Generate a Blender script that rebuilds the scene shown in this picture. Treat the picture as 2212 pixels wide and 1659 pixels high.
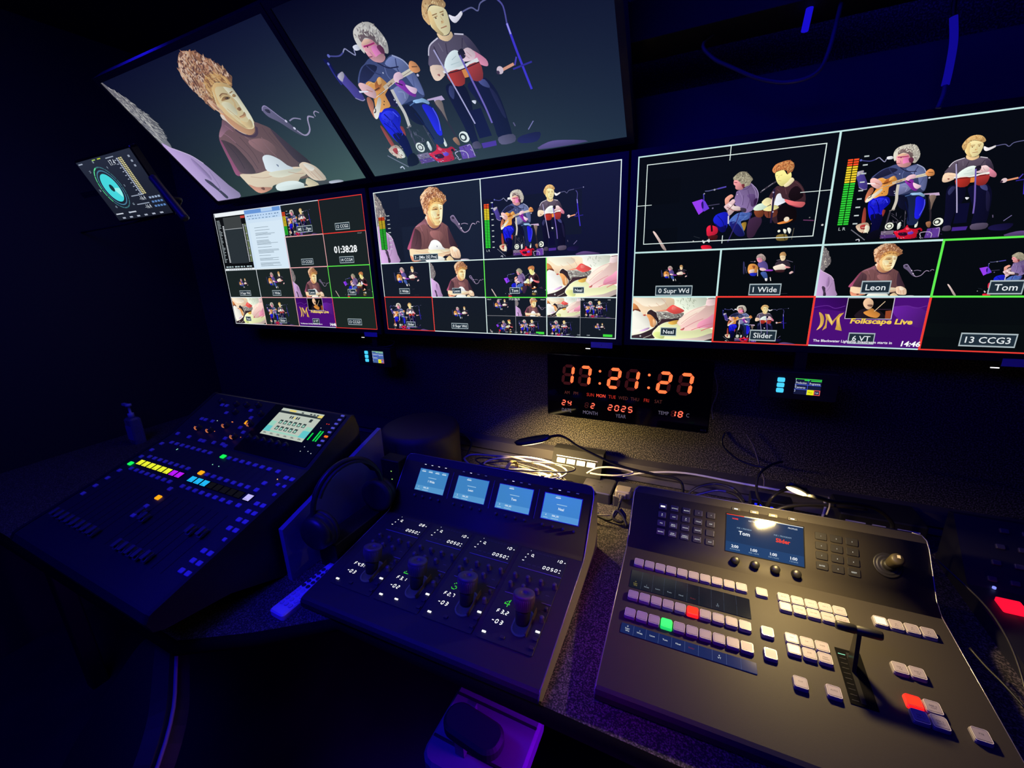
import bpy, math, random
from mathutils import Matrix, Vector
from mathutils.geometry import tessellate_polygon
random.seed(7)
for o in list(bpy.data.objects): bpy.data.objects.remove(o)
SC = bpy.context.scene; COL = SC.collection
PI = math.pi
# ------------------------------------------------------------------ camera
CAMZ = 1.47
RW = ((0.9004, 0.4334, -0.0378), (0.0829, -0.2563, -0.963), (-0.4271, 0.864, -0.2667))   # right, down, forward
FPX, CX, CY = 909.72, 1083.5, 815.5
cd = bpy.data.cameras.new('camera'); cam = bpy.data.objects.new('camera', cd); COL.objects.link(cam)
cd.sensor_width = 36; cd.sensor_fit = 'HORIZONTAL'; cd.lens = 36*FPX/2212
cd.shift_x = (1106-CX)/2212; cd.shift_y = (CY-829.5)/2212; cd.clip_start = .02
r, d, f = (Vector(a).normalized() for a in RW)
cam.matrix_world = Matrix(((r.x, -d.x, -f.x, 0), (r.y, -d.y, -f.y, 0), (r.z, -d.z, -f.z, CAMZ), (0, 0, 0, 1)))
SC.camera = cam
def ray(px, py): return r*((px-CX)/FPX)+d*((py-CY)/FPX)+f
O = Vector((0, 0, CAMZ))
def at_z(px, py, z): q = ray(px, py); return O+q*((z-CAMZ)/q.z)
def at_y(px, py, y): q = ray(px, py); return O+q*(y/q.y)
def at_x(px, py, x): q = ray(px, py); return O+q*(x/q.x)
# ------------------------------------------------------------------ view + world
SC.view_settings.view_transform = 'Standard'; SC.view_settings.look = 'None'
SC.view_settings.exposure = 0; SC.view_settings.gamma = 1; SC.view_settings.use_curve_mapping = False
W = bpy.data.worlds.new('world'); SC.world = W; W.use_nodes = True
W.node_tree.nodes['Background'].inputs[0].default_value = (.02, .01, 1, 1)
W.node_tree.nodes['Background'].inputs[1].default_value = .02
# ------------------------------------------------------------------ lamps of the room and added fills
def area(name, loc, target, sx, sy, power, col, spread=180):
    l = bpy.data.lights.new(name, 'AREA'); l.shape = 'RECTANGLE'; l.size = sx; l.size_y = sy; l.energy = power; l.color = col
    l.spread = math.radians(spread)
    o = bpy.data.objects.new(name, l); COL.objects.link(o); o.location = loc
    o.rotation_euler = (Vector(target)-Vector(loc)).to_track_quat('-Z', 'Y').to_euler(); return o
BLUE = (.015, .008, 1)
area('blue_spot_fill', (-.75, -.15, 2.2), (-.50, .62, .78), .5, .1, 1.9, BLUE, 45)  # unseen lamp added for more blue on the middle panel
area('blue_back_strip', (.12, 1.17, .86), (.0, 1.33, .78), .25, .02, .10, BLUE)
area('blue_back_strip', (-.66, 1.22, .90), (-.62, 1.33, .78), .2, .02, .10, BLUE)
area('magenta_fill', (.1, -.2, 2.2), (-.16, .68, .74), .1, .1, .09, (1, .02, .5), 20)  # unseen narrow lamp added to tint the worktop beside the switcher
area('blue_ceiling_strip', (-.9, -.2, 2.38), (-.7, .6, .8), 2.0, .9, 30, BLUE)
area('blue_ceiling_strip', (-1.9, 1.0, 2.3), (-1.2, .9, 1), .5, .05, .8, BLUE)
area('blue_wall_strip', (.35, 1.1, 2.2), (.2, 1.32, 1.4), .5, .05, 1.5, BLUE)
area('violet_under_desk_strip', (.12, .60, .685), (-.32, .55, .53), .2, .04, 1.0, (.24, .0, 1), 80)
PICTURES={}
PICTURES['close']=[
["P",[118,110,112],[-1,8,21,40,45,87,66,141,77,208,90,247,100,314,93,373,76,416,62,430,48,496,-2,491]],
["S",0,[0,22,20,43,45,91,66,145,77,212,89,250,99,314,91,373,74,416,1,438],90,50.2,9.3,1.3,[[190,182,170],[85,80,86],[150,142,140],[215,205,190]]],
["P",[186,150,196],[-2,484,42,507,87,553,124,598,152,673,168,766,183,875,195,989,-1,996]],
["L",[225,195,225],[17,493,42,509,87,555,123,600,151,669],8.9],
["P",[160,125,172],[100,608,113,655,116,770,96,808,82,690]],
["P",[62,48,70],[62,790,86,823,91,878,104,973,79,986,74,908,54,821]],
["L",[150,118,160],[142,733,115,864,88,909],8.0],
["P",[165,110,75],[459,160,464,120,484,81,514,41,546,16,571,14,600,28,624,35,642,71,665,102,679,131,697,160,693,187,702,208,684,233,663,258,645,234,621,207,592,196,565,224,547,277,527,323,514,357,504,320,488,354,479,317,472,260,462,210]],
["P",[225,185,150],[461,161,467,113,498,63,546,19,595,30,559,58,516,100,492,165,479,261,470,246]],
["S",0,[464,168,473,107,514,48,566,22,619,44,660,108,687,159,685,206,655,222,603,181,556,202,526,295,485,304,471,232],230,41.4,10.4,2.2,[[240,200,165],[105,64,58],[205,140,100],[130,80,62],[230,180,130]]],
["P",[190,135,75],[528,267,547,194,594,159,638,172,675,205,661,244,635,220,591,203,559,244,530,323]],
["S",0,[528,267,547,194,594,159,643,173,675,205,661,244,615,224,559,244,530,323],60,45.7,9.0,1.2,[[225,165,95],[150,95,60],[240,190,120]]],
["P",[215,150,105],[513,350,530,422,557,496,590,535,622,517,599,558,549,542,507,455,500,390]],
["P",[246,216,190],[496,386,511,392,528,458,551,513,554,542,529,529,506,484,491,425]],
["P",[200,140,98],[522,379,544,438,567,494,596,518,627,504,644,477,626,539,574,555,525,507,508,434]],
["P",[250,222,160],[542,276,565,231,601,211,635,223,661,250,662,299,658,353,653,408,645,463,633,497,612,516,586,514,562,490,539,437,524,379,514,350,528,309]],
["P",[255,243,200],[625,239,659,257,660,312,653,408,644,463,622,503,626,419,635,343,627,294]],
["P",[255,240,190],[550,326,590,331,601,374,586,414,557,397]],
["P",[222,178,112],[527,323,547,278,565,231,601,212,635,224,661,252,658,264,629,245,590,233,564,258,545,311,533,366]],
["P",[236,194,132],[526,323,544,339,549,396,566,462,589,505,562,491,539,437,524,381]],
["P",[234,196,134],[577,450,604,471,629,456,629,483,608,510,579,499]],
["P",[240,206,140],[557,288,593,276,621,293,615,306,590,293,561,308]],
["L",[222,178,116],[618,300,619,341,604,367,607,383,623,388],6.3],
["L",[214,168,110],[558,362,571,406,580,442],4.8],
["P",[240,190,150],[490,290,506,285,517,322,525,365,519,382,504,370,491,333]],
["P",[200,135,100],[502,310,512,321,515,357,505,349]],
["P",[160,115,70],[561,312,590,293,617,304,612,314,588,315]],
["P",[95,65,50],[589,302,609,303,606,313,591,312]],
["L",[205,160,105],[567,295,592,284,622,297],5.5],
["C",[56,40,34],[602,307],5.5],
["C",[60,44,36],[643,303],4.7],
["L",[150,104,66],[571,285,594,276,618,287],7.1],
["L",[160,116,74],[631,286,652,281],6.3],
["P",[175,130,80],[633,303,649,295,652,311,636,313]],
["L",[225,180,120],[625,314,619,348,608,375],7.1],
["P",[150,98,62],[607,379,626,373,627,390,612,395]],
["P",[205,150,100],[587,426,612,421,632,407,626,432,596,438]],
["L",[165,105,75],[590,428,608,425,624,422],4.0],
["P",[116,76,78],[494,415,516,492,544,538,574,552,606,537,627,504,643,481,672,508,696,539,713,597,730,669,756,757,773,823,709,811,693,832,638,832,561,827,445,823,392,818,316,807,294,809,296,783,323,702,351,607,376,536,411,488,456,450]],
["P",[140,92,92],[547,581,623,595,650,662,617,717,548,675,525,608]],
["P",[150,98,112],[456,450,488,425,506,484,464,487,404,517,394,508]],
["P",[82,54,62],[376,543,418,562,440,630,427,814,333,793,352,674]],
["P",[58,38,50],[695,546,713,597,739,691,773,823,710,800,695,666]],
["P",[160,74,108],[376,536,382,555,345,696,322,811,294,809,304,760,325,702]],
["L",[90,58,66],[449,565,470,669,457,794],6.6],
["L",[95,60,66],[662,521,662,628,687,737],6.3],
["L",[146,98,100],[533,551,560,626,561,713],8.1],
["L",[142,96,98],[619,581,606,644,617,732],7.2],
["L",[92,58,62],[502,548,507,665,491,752],6.5],
["L",[92,58,64],[675,565,680,665,671,772],6.3],
["L",[64,42,52],[401,567,400,670,378,773],7.5],
["L",[170,110,124],[422,482,446,528,454,580],5.8],
["L",[168,108,120],[476,452,494,504],5.7],
["L",[78,48,66],[513,495,534,537,574,564,610,551,634,511],17.9],
["P",[250,216,176],[319,807,392,821,445,824,509,816,613,820,703,836,712,862,706,898,659,917,607,951,481,938,437,966,382,986,333,980,317,921,313,860]],
["P",[252,252,248],[503,823,517,761,535,718,562,704,592,715,621,754,639,806,658,837,580,854]],
["P",[120,120,140],[581,784,591,792,585,806,582,802]],
["P",[215,138,108],[316,898,352,931,395,941,448,959,387,986,333,980]],
["P",[120,60,50],[373,947,395,941,397,956,383,967]],
["P",[255,240,205],[508,834,663,841,703,854,661,873,558,889,506,871]],
["P",[120,85,75],[660,914,706,905,710,924,659,928]],
["P",[248,212,178],[701,825,735,805,768,829,791,874,794,961,734,958,710,920,707,869]],
["L",[205,150,120],[741,885,754,959],5.6],
["L",[205,150,120],[765,865,776,957],5.6],
["L",[214,160,128],[723,848,733,936],4.8],
["L",[210,156,126],[616,856,661,881,696,886],4.9],
["L",[226,180,146],[374,841,443,868,501,867],6.0],
["P",[255,236,212],[729,819,758,829,772,866,742,878]],
["P",[250,250,236],[481,945,556,926,623,937,657,976,656,1000,481,997]],
["P",[236,206,160],[657,976,695,927,728,972,732,996,646,998]],
["Q",[80,70,66],[644,987,658,954,669,988]],
["Q",[66,58,62],[733,962,803,970,802,998,732,996]],
["P",[190,180,190],[802,980,856,979,875,998,802,999]],
["P",[96,84,112],[725,430,735,411,755,406,768,435,786,485,804,522,821,579,843,630,824,628,797,584,765,518,733,473]],
["L",[165,145,185],[725,430,736,412,754,407,769,439,786,487,803,525],6.2],
["P",[48,40,62],[740,425,759,434,755,455,741,446]],
["C",[230,215,235],[801,523],9.3],
["C",[240,230,245],[817,577],9.3],
["L",[150,135,165],[818,527,847,518,877,533],8.5],
["L",[170,150,180],[821,593,839,630,862,630,887,603,905,550,920,529,941,542],10.1],
["L",[170,150,180],[951,539,953,519,965,510,977,524],6.8],
]
PICTURES['duo']=[
["P",[12,12,60],[77,292,97,295,98,416,149,528]],
["L",[36,34,120],[87,301,87,354,93,415],10.7],
["C",[110,120,200],[88,300],7.4],
["L",[70,70,140],[104,266,143,281,166,272],7.4],
["C",[100,105,190],[106,266],9.0],
["L",[150,150,185],[166,272,179,259,190,277,205,300,211,276,227,274],6.5],
["P",[235,235,240],[211,261,231,259,236,281,215,282]],
["P",[72,60,140],[93,370,123,357,132,397,151,475,149,522,120,506,108,447]],
["P",[176,168,178],[95,370,123,353,124,374,111,391,102,401]],
["L",[150,140,175],[117,498,139,521,152,517],5.8],
["L",[40,34,44],[406,617,427,768,434,874],12.7],
["L",[36,34,44],[432,620,418,730],7.9],
["Q",[196,168,200],[385,596,442,595,447,619,408,619,408,607,384,604]],
["P",[120,100,90],[408,617,434,620,429,679,425,738,418,677]],
["L",[60,56,70],[265,723,255,939],11.5],
["L",[70,66,80],[274,762,306,819,266,823],4.9],
["L",[60,56,70],[326,729,335,875],6.5],
["P",[150,60,50],[153,690,163,695,171,816,155,819]],
["P",[205,176,150],[134,833,176,812,191,849,190,897,164,903,143,877]],
["P",[170,50,50],[152,838,173,832,174,871,157,870]],
["P",[230,225,200],[173,840,191,849,191,896,174,899]],
["L",[110,110,122],[115,871,181,970],7.7],
["P",[150,56,48],[226,712,245,714,239,767,229,766]],
["C",[236,242,222],[273,856],31.5],
["C",[50,50,52],[273,856],21.5],
["C",[240,244,226],[273,856],14.1],
["P",[220,225,215],[306,842,317,827,319,874,308,890]],
["P",[235,240,225],[377,828,384,825,385,871,375,877]],
["C",[240,244,228],[463,842],34.2],
["C",[40,44,44],[459,842],23.9],
["C",[236,242,224],[458,843],13.5],
["P",[150,100,70],[416,842,434,836,436,882,425,881]],
["Q",[120,104,126],[243,899,295,895,295,930,245,932]],
["Q",[84,52,120],[243,934,305,931,310,960,245,964]],
["Q",[96,58,150],[427,896,474,888,478,976,422,976]],
["L",[190,175,200],[408,964,403,929,432,923,448,940,448,974],5.7],
["L",[170,150,190],[460,899,474,896,476,968],5.6],
["P",[202,20,46],[295,904,315,900,335,886,345,854,355,882,379,892,399,885,409,910,391,926,386,972,325,973,307,942]],
["P",[46,12,40],[315,923,345,918,352,945,325,947]],
["P",[236,90,110],[346,875,357,888,352,899,342,891]],
["P",[100,60,190],[354,918,374,916,374,935,357,938]],
["C",[24,8,20],[397,910],10.5],
["L",[205,205,215],[142,968,155,961,158,981],7.7],
["S",0,[240,903,305,896,335,913,413,903,479,896,479,976,245,966],46,20.3,4.7,0.3,[[150,130,180],[70,40,110],[200,190,205],[110,80,70],[50,30,80]]],
["S",0,[134,821,196,818,195,904,143,900],14,18.8,6.3,1.2,[[220,190,160],[120,50,44],[240,232,210]]],
["S",0,[257,746,336,752,335,875,266,870],14,38.3,3.8,1.3,[[70,66,84],[110,106,124],[40,38,52]]],
["P",[20,22,196],[174,615,209,592,241,599,254,623,255,661,232,717,238,782,234,836,221,839,201,818,181,762,168,668]],
["P",[8,8,52],[187,747,234,751,236,836,220,937,199,936,198,834]],
["P",[38,42,220],[181,623,214,604,238,622,223,658,188,662]],
["P",[10,10,24],[200,904,236,883,237,954,184,966]],
["P",[24,34,70],[295,597,327,580,365,579,389,608,399,661,397,735,386,810,375,855,341,844,336,722,307,651]],
["P",[14,16,40],[283,604,317,607,336,722,307,712,287,665]],
["P",[140,178,212],[332,585,365,580,388,607,384,623,365,605,339,602]],
["P",[28,28,205],[357,620,380,625,398,672,394,735,385,802,367,793,360,687]],
["L",[8,8,120],[197,618,212,672,221,739],8.3],
["L",[70,76,246],[236,615,247,651],7.4],
["L",[12,12,140],[178,669,197,717,206,780],7.5],
["L",[12,16,56],[317,652,336,745,345,822],8.1],
["L",[80,110,160],[312,607,337,594],5.6],
["L",[90,90,240],[392,645,395,713,384,779],5.6],
["S",0,[178,623,238,614,248,661,227,751,187,716],24,30.6,5.4,1.4,[[24,26,170],[40,44,214],[14,14,150]]],
["P",[62,70,112],[222,350,251,332,270,357,290,367,319,349,338,348,366,384,380,437,387,497,385,570,365,583,332,583,268,595,239,580,234,523,259,481,230,448,201,436,176,444,161,428,181,389,202,362]],
["P",[30,32,62],[191,383,226,354,263,378,226,417,191,435,167,432]],
["P",[104,114,158],[295,375,333,351,364,388,376,437,337,439,314,406]],
["P",[116,120,164],[274,513,308,494,332,534,312,573,274,589]],
["P",[96,104,150],[347,433,380,445,386,511,382,570,363,538]],
["P",[24,20,50],[239,516,269,497,268,591,239,580]],
["L",[44,50,90],[226,358,241,397,263,422],6.4],
["L",[52,58,100],[340,366,330,416,337,454],6.3],
["L",[80,88,134],[371,465,358,530],6.3],
["L",[92,100,146],[290,381,284,425,289,455],5.6],
["C",[206,210,232],[273,414],4.0],
["C",[206,210,232],[268,574],4.1],
["C",[206,210,232],[265,557],4.1],
["L",[140,148,186],[293,522,313,532,308,565],5.6],
["L",[170,176,205],[333,348,362,382,376,429],5.5],
["L",[28,28,56],[270,360,299,397,338,406],6.4],
["P",[226,152,70],[188,442,206,433,225,448,250,426,262,444,270,482,249,510,240,524,239,584,209,590,189,605,175,585,190,518,180,471]],
["P",[170,92,40],[225,451,255,436,240,479,215,491]],
["P",[236,172,92],[240,434,255,430,250,458,235,463]],
["L",[96,52,26],[208,486,233,478],7.4],
["L",[70,40,30],[216,513,240,503],6.5],
["L",[240,190,110],[191,452,211,442,221,455],4.9],
["C",[60,40,30],[224,552],4.1],
["C",[60,40,30],[217,568],4.1],
["L",[150,84,36],[195,458,200,489,189,533],4.9],
["P",[190,112,80],[152,630,151,574,162,515,176,512,179,547,163,591]],
["P",[232,222,200],[153,630,161,591,184,563,210,524,215,543,189,594,164,633]],
["L",[50,36,36],[161,600,170,593,175,577],6.7],
["L",[206,182,150],[250,487,294,464,337,446],21.1],
["L",[150,110,80],[269,482,289,471],6.5],
["Q",[222,212,184],[334,440,380,425,384,449,338,461]],
["L",[245,236,214],[200,521,269,488,337,452],2.5],
["L",[120,96,80],[269,491,267,475],3.2],
["L",[120,96,80],[284,483,282,467],3.2],
["L",[120,96,80],[313,467,311,453],3.2],
["L",[150,130,110],[337,454,380,437],3.2],
["P",[218,142,82],[372,425,385,396,402,411,407,449,385,454]],
["L",[120,74,44],[383,423,402,429],5.5],
["C",[200,195,215],[391,468],7.1],
["P",[236,184,180],[158,440,173,429,200,459,211,492,200,523,185,517,165,488]],
["L",[200,130,110],[180,471,200,489],5.7],
["Q",[250,246,246],[148,466,183,478,183,484,148,477]],
["P",[132,40,156],[298,475,328,471,338,505,358,530,351,568,332,553,315,518]],
["P",[238,196,206],[300,456,313,432,334,431,338,461,318,467,308,487]],
["P",[246,206,222],[332,497,351,514,367,531,354,553,339,535]],
["L",[60,20,70],[303,475,323,496],7.2],
["L",[206,198,184],[275,502,276,573,280,641,273,720],21.0],
["L",[120,112,110],[260,723,282,713],7.4],
["P",[198,192,178],[233,234,243,199,265,182,291,179,315,192,331,235,338,279,333,314,323,336,309,318,305,274,291,259,271,253,252,266,244,305,236,278]],
["P",[112,92,92],[252,222,277,206,297,222,310,267,314,319,302,310,295,265,271,241,252,255]],
["S",0,[238,235,248,200,291,183,315,196,334,256,333,307,310,296,300,244,272,225,247,243],80,20.4,6.6,2.0,[[225,220,205],[140,130,125],[205,198,180]]],
["P",[222,150,156],[248,262,271,248,293,261,305,310,309,347,290,365,266,354,254,332,248,298]],
["P",[240,190,160],[252,255,271,246,286,260,271,269,252,267]],
["P",[230,126,180],[276,288,300,288,307,332,295,356,278,336]],
["L",[170,40,100],[252,275,274,276,295,274],8.0],
["P",[96,40,66],[296,294,310,289,317,312,309,340,301,324]],
["P",[196,140,140],[254,321,271,335,295,327,309,334,295,363,270,357,258,340]],
["L",[250,214,196],[252,282,248,297,255,303],4.8],
["L",[206,110,150],[264,304,271,335],4.8],
["C",[70,30,50],[265,281],4.0],
["L",[150,80,90],[252,326,266,327],5.6],
["P",[12,12,38],[466,586,479,546,531,561,537,667,516,776,508,913,486,912,479,772,472,683]],
["P",[13,13,42],[543,581,570,555,610,560,634,641,640,786,633,907,588,885,585,782,562,670]],
["P",[44,46,86],[472,594,483,556,497,568,481,625]],
["P",[64,66,118],[584,564,606,566,615,610,593,593]],
["P",[26,24,56],[611,610,629,655,637,771,626,756]],
["Q",[12,12,46],[518,702,562,699,567,861,519,865]],
["P",[70,60,80],[486,885,510,880,514,921,484,919]],
["P",[80,70,92],[588,878,643,874,641,919,591,923]],
["Q",[70,40,140],[519,895,575,893,572,923,519,927]],
["P",[84,62,112],[715,988,752,954,805,956,882,987]],
["P",[22,18,60],[650,912,672,891,734,888,717,938,663,935]],
["L",[120,110,160],[698,864,722,822],5.3],
["L",[90,80,110],[655,810,658,832],6.9],
["P",[86,74,90],[471,356,510,336,533,361,555,343,586,351,605,389,619,451,605,466,556,461,483,456,444,443,453,403]],
["L",[214,206,216],[455,396,471,356,506,335],6.2],
["L",[214,206,216],[560,339,587,352],6.0],
["P",[60,50,68],[582,357,605,390,619,451,605,459,587,407]],
["P",[238,250,242],[493,482,499,442,526,408,551,408,563,454,547,487]],
["L",[58,46,62],[483,364,488,451],6.1],
["L",[62,50,66],[524,365,517,412],5.3],
["L",[60,48,66],[580,364,569,404],6.0],
["L",[112,100,116],[501,356,506,396],5.3],
["L",[190,206,200],[515,462,547,459],3.8],
["L",[180,196,192],[524,442,542,430],3.0],
["P",[250,216,184],[445,444,483,452,495,482,483,500,458,518,441,505]],
["P",[160,90,80],[458,489,467,488,465,500]],
["P",[226,136,160],[583,414,600,427,630,477,630,509,611,498,594,465]],
["P",[240,206,206],[556,446,565,418,587,409,603,438,594,464,565,465]],
["P",[30,24,40],[551,417,569,406,572,441,556,449]],
["L",[200,150,150],[569,433,581,456],3.0],
["L",[200,150,150],[578,424,589,450],3.0],
["L",[228,190,160],[460,462,483,472],4.6],
["Q",[238,236,228],[481,479,540,481,605,461,607,481,545,494,483,494]],
["P",[168,44,36],[491,496,543,495,538,562,502,560]],
["P",[156,46,44],[561,491,607,485,602,559,570,558]],
["Q",[226,134,60],[543,495,561,492,559,536,545,536]],
["L",[60,20,26],[483,495,543,495,607,482],5.4],
["L",[176,168,206],[479,377,499,554,509,642,523,776],8.4],
["L",[112,92,176],[554,431,566,562,578,693,583,790],10.6],
["P",[230,230,236],[540,653,555,656,548,673]],
["P",[204,162,104],[485,237,492,203,507,174,527,166,550,178,566,215,557,231,546,219,523,203,506,220,503,261,496,276,489,259]],
["S",0,[487,231,496,197,527,171,554,189,559,221,528,202,501,226,494,260],40,15.5,4.2,2.0,[[240,214,150],[150,106,60],[220,180,120]]],
["P",[255,238,176],[502,261,506,223,523,207,546,220,560,239,560,277,553,318,538,334,519,327,505,300,499,280]],
["P",[240,204,150],[509,315,524,333,542,336,553,325,554,346,533,360,512,342]],
["L",[190,150,96],[517,253,530,251],4.5],
["L",[190,150,96],[541,252,551,249],4.5],
["L",[205,160,100],[533,301,546,299],4.5],
["C",[200,150,96],[537,278],4.5],
["P",[232,200,132],[502,261,506,227,515,228,517,292,529,327,519,327,505,300]],
["C",[80,56,40],[523,257],3.8],
["C",[80,56,40],[547,255],3.7],
["L",[160,118,70],[515,243,531,242],4.5],
["L",[160,118,70],[540,242,553,241],4.5],
["L",[220,184,120],[538,256,542,281,533,283],3.7],
["L",[170,110,78],[527,301,547,300],3.8],
["P",[244,238,240],[564,260,581,275,603,262,603,277,578,299,566,286]],
["L",[96,96,140],[604,267,634,262,650,281,664,256,699,248],5.9],
["C",[150,150,190],[762,237],6.4],
["L",[44,44,90],[699,248,762,237],2.9],
["L",[80,74,150],[711,263,722,295,720,360],7.2],
["L",[60,44,200],[720,360,728,482,743,661],11.6],
["L",[170,160,230],[720,360,723,405],7.3],
["L",[44,34,140],[703,551,763,539],8.1],
["L",[70,56,170],[711,536,722,502],8.1],
["L",[228,152,116],[672,542,709,529],13.4],
["C",[222,196,200],[663,541],18.6],
["C",[60,40,60],[655,549],9.0],
]
PICTURES['tom']=[
["L",[96,100,150],[385,406,405,407,430,400,451,395],7.8],
["L",[84,72,180],[451,395,495,382],12.7],
["C",[150,150,170],[435,401],9.0],
["L",[70,60,170],[378,431,383,500,383,592],9.1],
["C",[170,170,190],[382,431],6.5],
["Q",[152,62,238],[319,505,373,482,383,606,361,636]],
["Q",[110,60,220],[373,482,390,505,416,581,389,607,379,598]],
["P",[40,20,110],[370,524,379,506,384,573,376,571]],
["L",[70,66,96],[408,552,468,544],7.8],
["C",[120,110,150],[434,581],7.8],
["P",[24,30,190],[442,695,455,650,490,628,511,633,528,668,523,726,516,795,484,797,452,736]],
["P",[14,14,90],[452,729,483,774,514,758,513,818,485,821]],
["P",[72,100,172],[526,720,548,671,574,644,615,643,640,663,623,715,589,729,601,790,615,871,586,861,554,797,530,760]],
["P",[24,26,100],[530,734,562,732,592,789,615,871,579,873,548,809]],
["P",[170,132,50],[593,750,618,745,611,824,601,790]],
["P",[124,102,150],[553,434,589,410,610,367,624,376,646,421,661,467,664,524,658,573,647,616,629,642,598,646,561,582,541,540,548,471]],
["P",[88,66,112],[606,482,639,476,659,529,649,591,632,588,622,523]],
["L",[180,160,205],[621,379,646,422,660,470,662,517],5.5],
["L",[80,62,104],[580,427,603,419,621,385],5.0],
["L",[96,74,120],[589,479,588,574],5.6],
["P",[50,26,66],[643,533,659,523,655,579,646,584]],
["L",[150,128,176],[563,436,585,516,578,579],5.6],
["L",[92,70,116],[607,432,622,523,613,610],5.6],
["L",[160,138,186],[628,399,645,452,652,515],4.9],
["C",[236,230,244],[556,467],3.8],
["S",0,[529,714,582,657,630,664,586,729,553,764],22,33.2,6.0,2.4,[[60,84,160],[100,130,200],[44,60,130]]],
["L",[16,20,110],[463,658,494,722,504,783],6.5],
["P",[226,156,136],[497,491,523,461,537,482,519,511,515,562,502,566,495,526]],
["P",[216,184,188],[493,574,514,542,536,508,548,529,543,566,555,601,543,638,523,667,510,613]],
["P",[236,214,210],[514,549,543,573,571,584,583,612,567,628,541,611]],
["L",[150,90,90],[509,580,545,619,580,624],6.4],
["P",[60,50,70],[579,598,607,609,608,642,587,635]],
["L",[220,214,220],[521,667,524,746],11.6],
["L",[90,50,60],[508,632,551,536],5.1],
["L",[56,44,110],[576,643,564,745,531,928],8.9],
["L",[56,40,110],[636,646,627,794],8.8],
["P",[152,144,122],[527,304,541,276,560,255,588,261,609,296,626,336,618,359,614,387,602,395,585,403,574,388,566,361,548,339,532,330]],
["S",0,[529,304,545,273,567,259,591,268,617,322,614,377,588,391,565,349,537,318],90,25.2,5.0,2.2,[[205,198,170],[96,88,80],[180,170,145]]],
["P",[226,150,152],[532,331,548,332,566,361,576,388,581,421,556,423,543,408,541,382,532,367]],
["L",[150,50,80],[534,350,549,355],6.2],
["P",[120,50,60],[572,375,587,375,586,409,577,401]],
["P",[210,32,62],[412,771,431,750,468,778,468,839,422,860,412,818]],
["L",[30,10,20],[434,733,441,815],17.2],
["P",[70,20,24],[425,861,472,853,467,900,430,896]],
["P",[214,26,50],[391,953,436,955,446,990,397,990]],
["L",[225,225,225],[395,898,402,927,415,894,431,920,428,888],10.8],
["P",[62,38,46],[717,502,747,422,780,437,811,422,827,383,858,425,881,496,890,588,860,589,800,548,777,594,806,736,756,767,713,595]],
["P",[24,14,22],[816,459,846,441,877,531,840,573,808,531]],
["P",[16,10,16],[772,611,844,630,858,750,822,776,772,756]],
["L",[96,60,68],[749,447,763,474],5.4],
["L",[100,64,72],[787,448,797,505],5.3],
["L",[90,56,64],[828,395,855,437,875,495],4.7],
["P",[56,34,60],[627,728,679,691,694,751,676,827,660,890,629,886]],
["P",[236,240,250],[746,551,752,502,768,492,780,538,807,562,777,594,746,607]],
["P",[226,108,112],[791,549,840,577,885,589,889,613,875,636,849,621,810,596]],
["P",[160,60,80],[810,599,849,621,875,636,850,631]],
["P",[120,60,38],[650,635,695,640,694,697,665,697]],
["P",[110,54,40],[701,644,761,644,759,703,716,711]],
["L",[60,30,26],[719,647,726,711],6.1],
["P",[222,246,224],[644,618,662,580,691,571,714,595,695,631,659,636]],
["P",[238,230,160],[695,631,723,597,755,599,768,626,732,650,702,643]],
["P",[250,238,180],[684,553,705,522,727,538,729,579,706,600,686,572]],
["P",[236,205,190],[727,585,731,530,740,506,744,600]],
["L",[64,58,72],[669,468,702,422,741,378],13.4],
["L",[170,166,176],[676,454,690,438],6.1],
["L",[150,146,160],[705,420,726,390],4.2],
["L",[38,28,62],[736,444,739,631,739,764],16.8],
["C",[190,180,210],[733,477],7.2],
["C",[190,180,210],[743,660],7.3],
["P",[196,122,72],[715,270,728,225,759,205,789,198,810,225,817,262,809,305,801,306,791,322,783,290,764,280,738,284,727,302]],
["S",0,[719,271,732,229,762,209,790,203,813,244,806,301,786,285,741,275,726,290],100,24.4,5.5,2.2,[[236,190,120],[120,60,40],[220,150,90],[160,84,50]]],
["P",[250,240,152],[731,304,745,287,770,283,788,324,803,307,809,338,807,367,796,395,785,420,767,426,749,398,737,353]],
["P",[240,226,180],[779,419,796,389,811,356,825,383,805,426,786,437]],
["L",[190,170,90],[736,326,744,323],4.2],
["L",[190,170,90],[757,327,766,324],4.1],
["L",[200,170,100],[749,373,764,378],4.2],
["L",[215,200,120],[751,326,750,352],4.1],
["P",[222,132,62],[771,770,801,754,843,741,821,770,783,781]],
["C",[240,222,196],[813,738],23.1],
["C",[240,240,220],[784,847],12.3],
["P",[244,244,226],[803,831,819,839,818,871,810,867]],
["P",[250,250,236],[822,827,833,821,842,842,835,878]],
["P",[124,104,52],[777,885,822,883,830,937,780,936]],
["L",[40,34,20],[809,876,819,936],6.2],
["L",[90,84,70],[854,825,850,933],5.5],
["L",[110,56,100],[892,756,941,766],8.4],
["C",[120,120,120],[920,736],5.9],
["C",[200,200,200],[983,812],9.4],
["P",[200,176,170],[106,785,117,783,147,855,192,981,170,971,140,882]],
["L",[34,40,50],[343,854,378,875],6.8],
["C",[180,180,180],[343,903],6.8],
]
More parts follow.
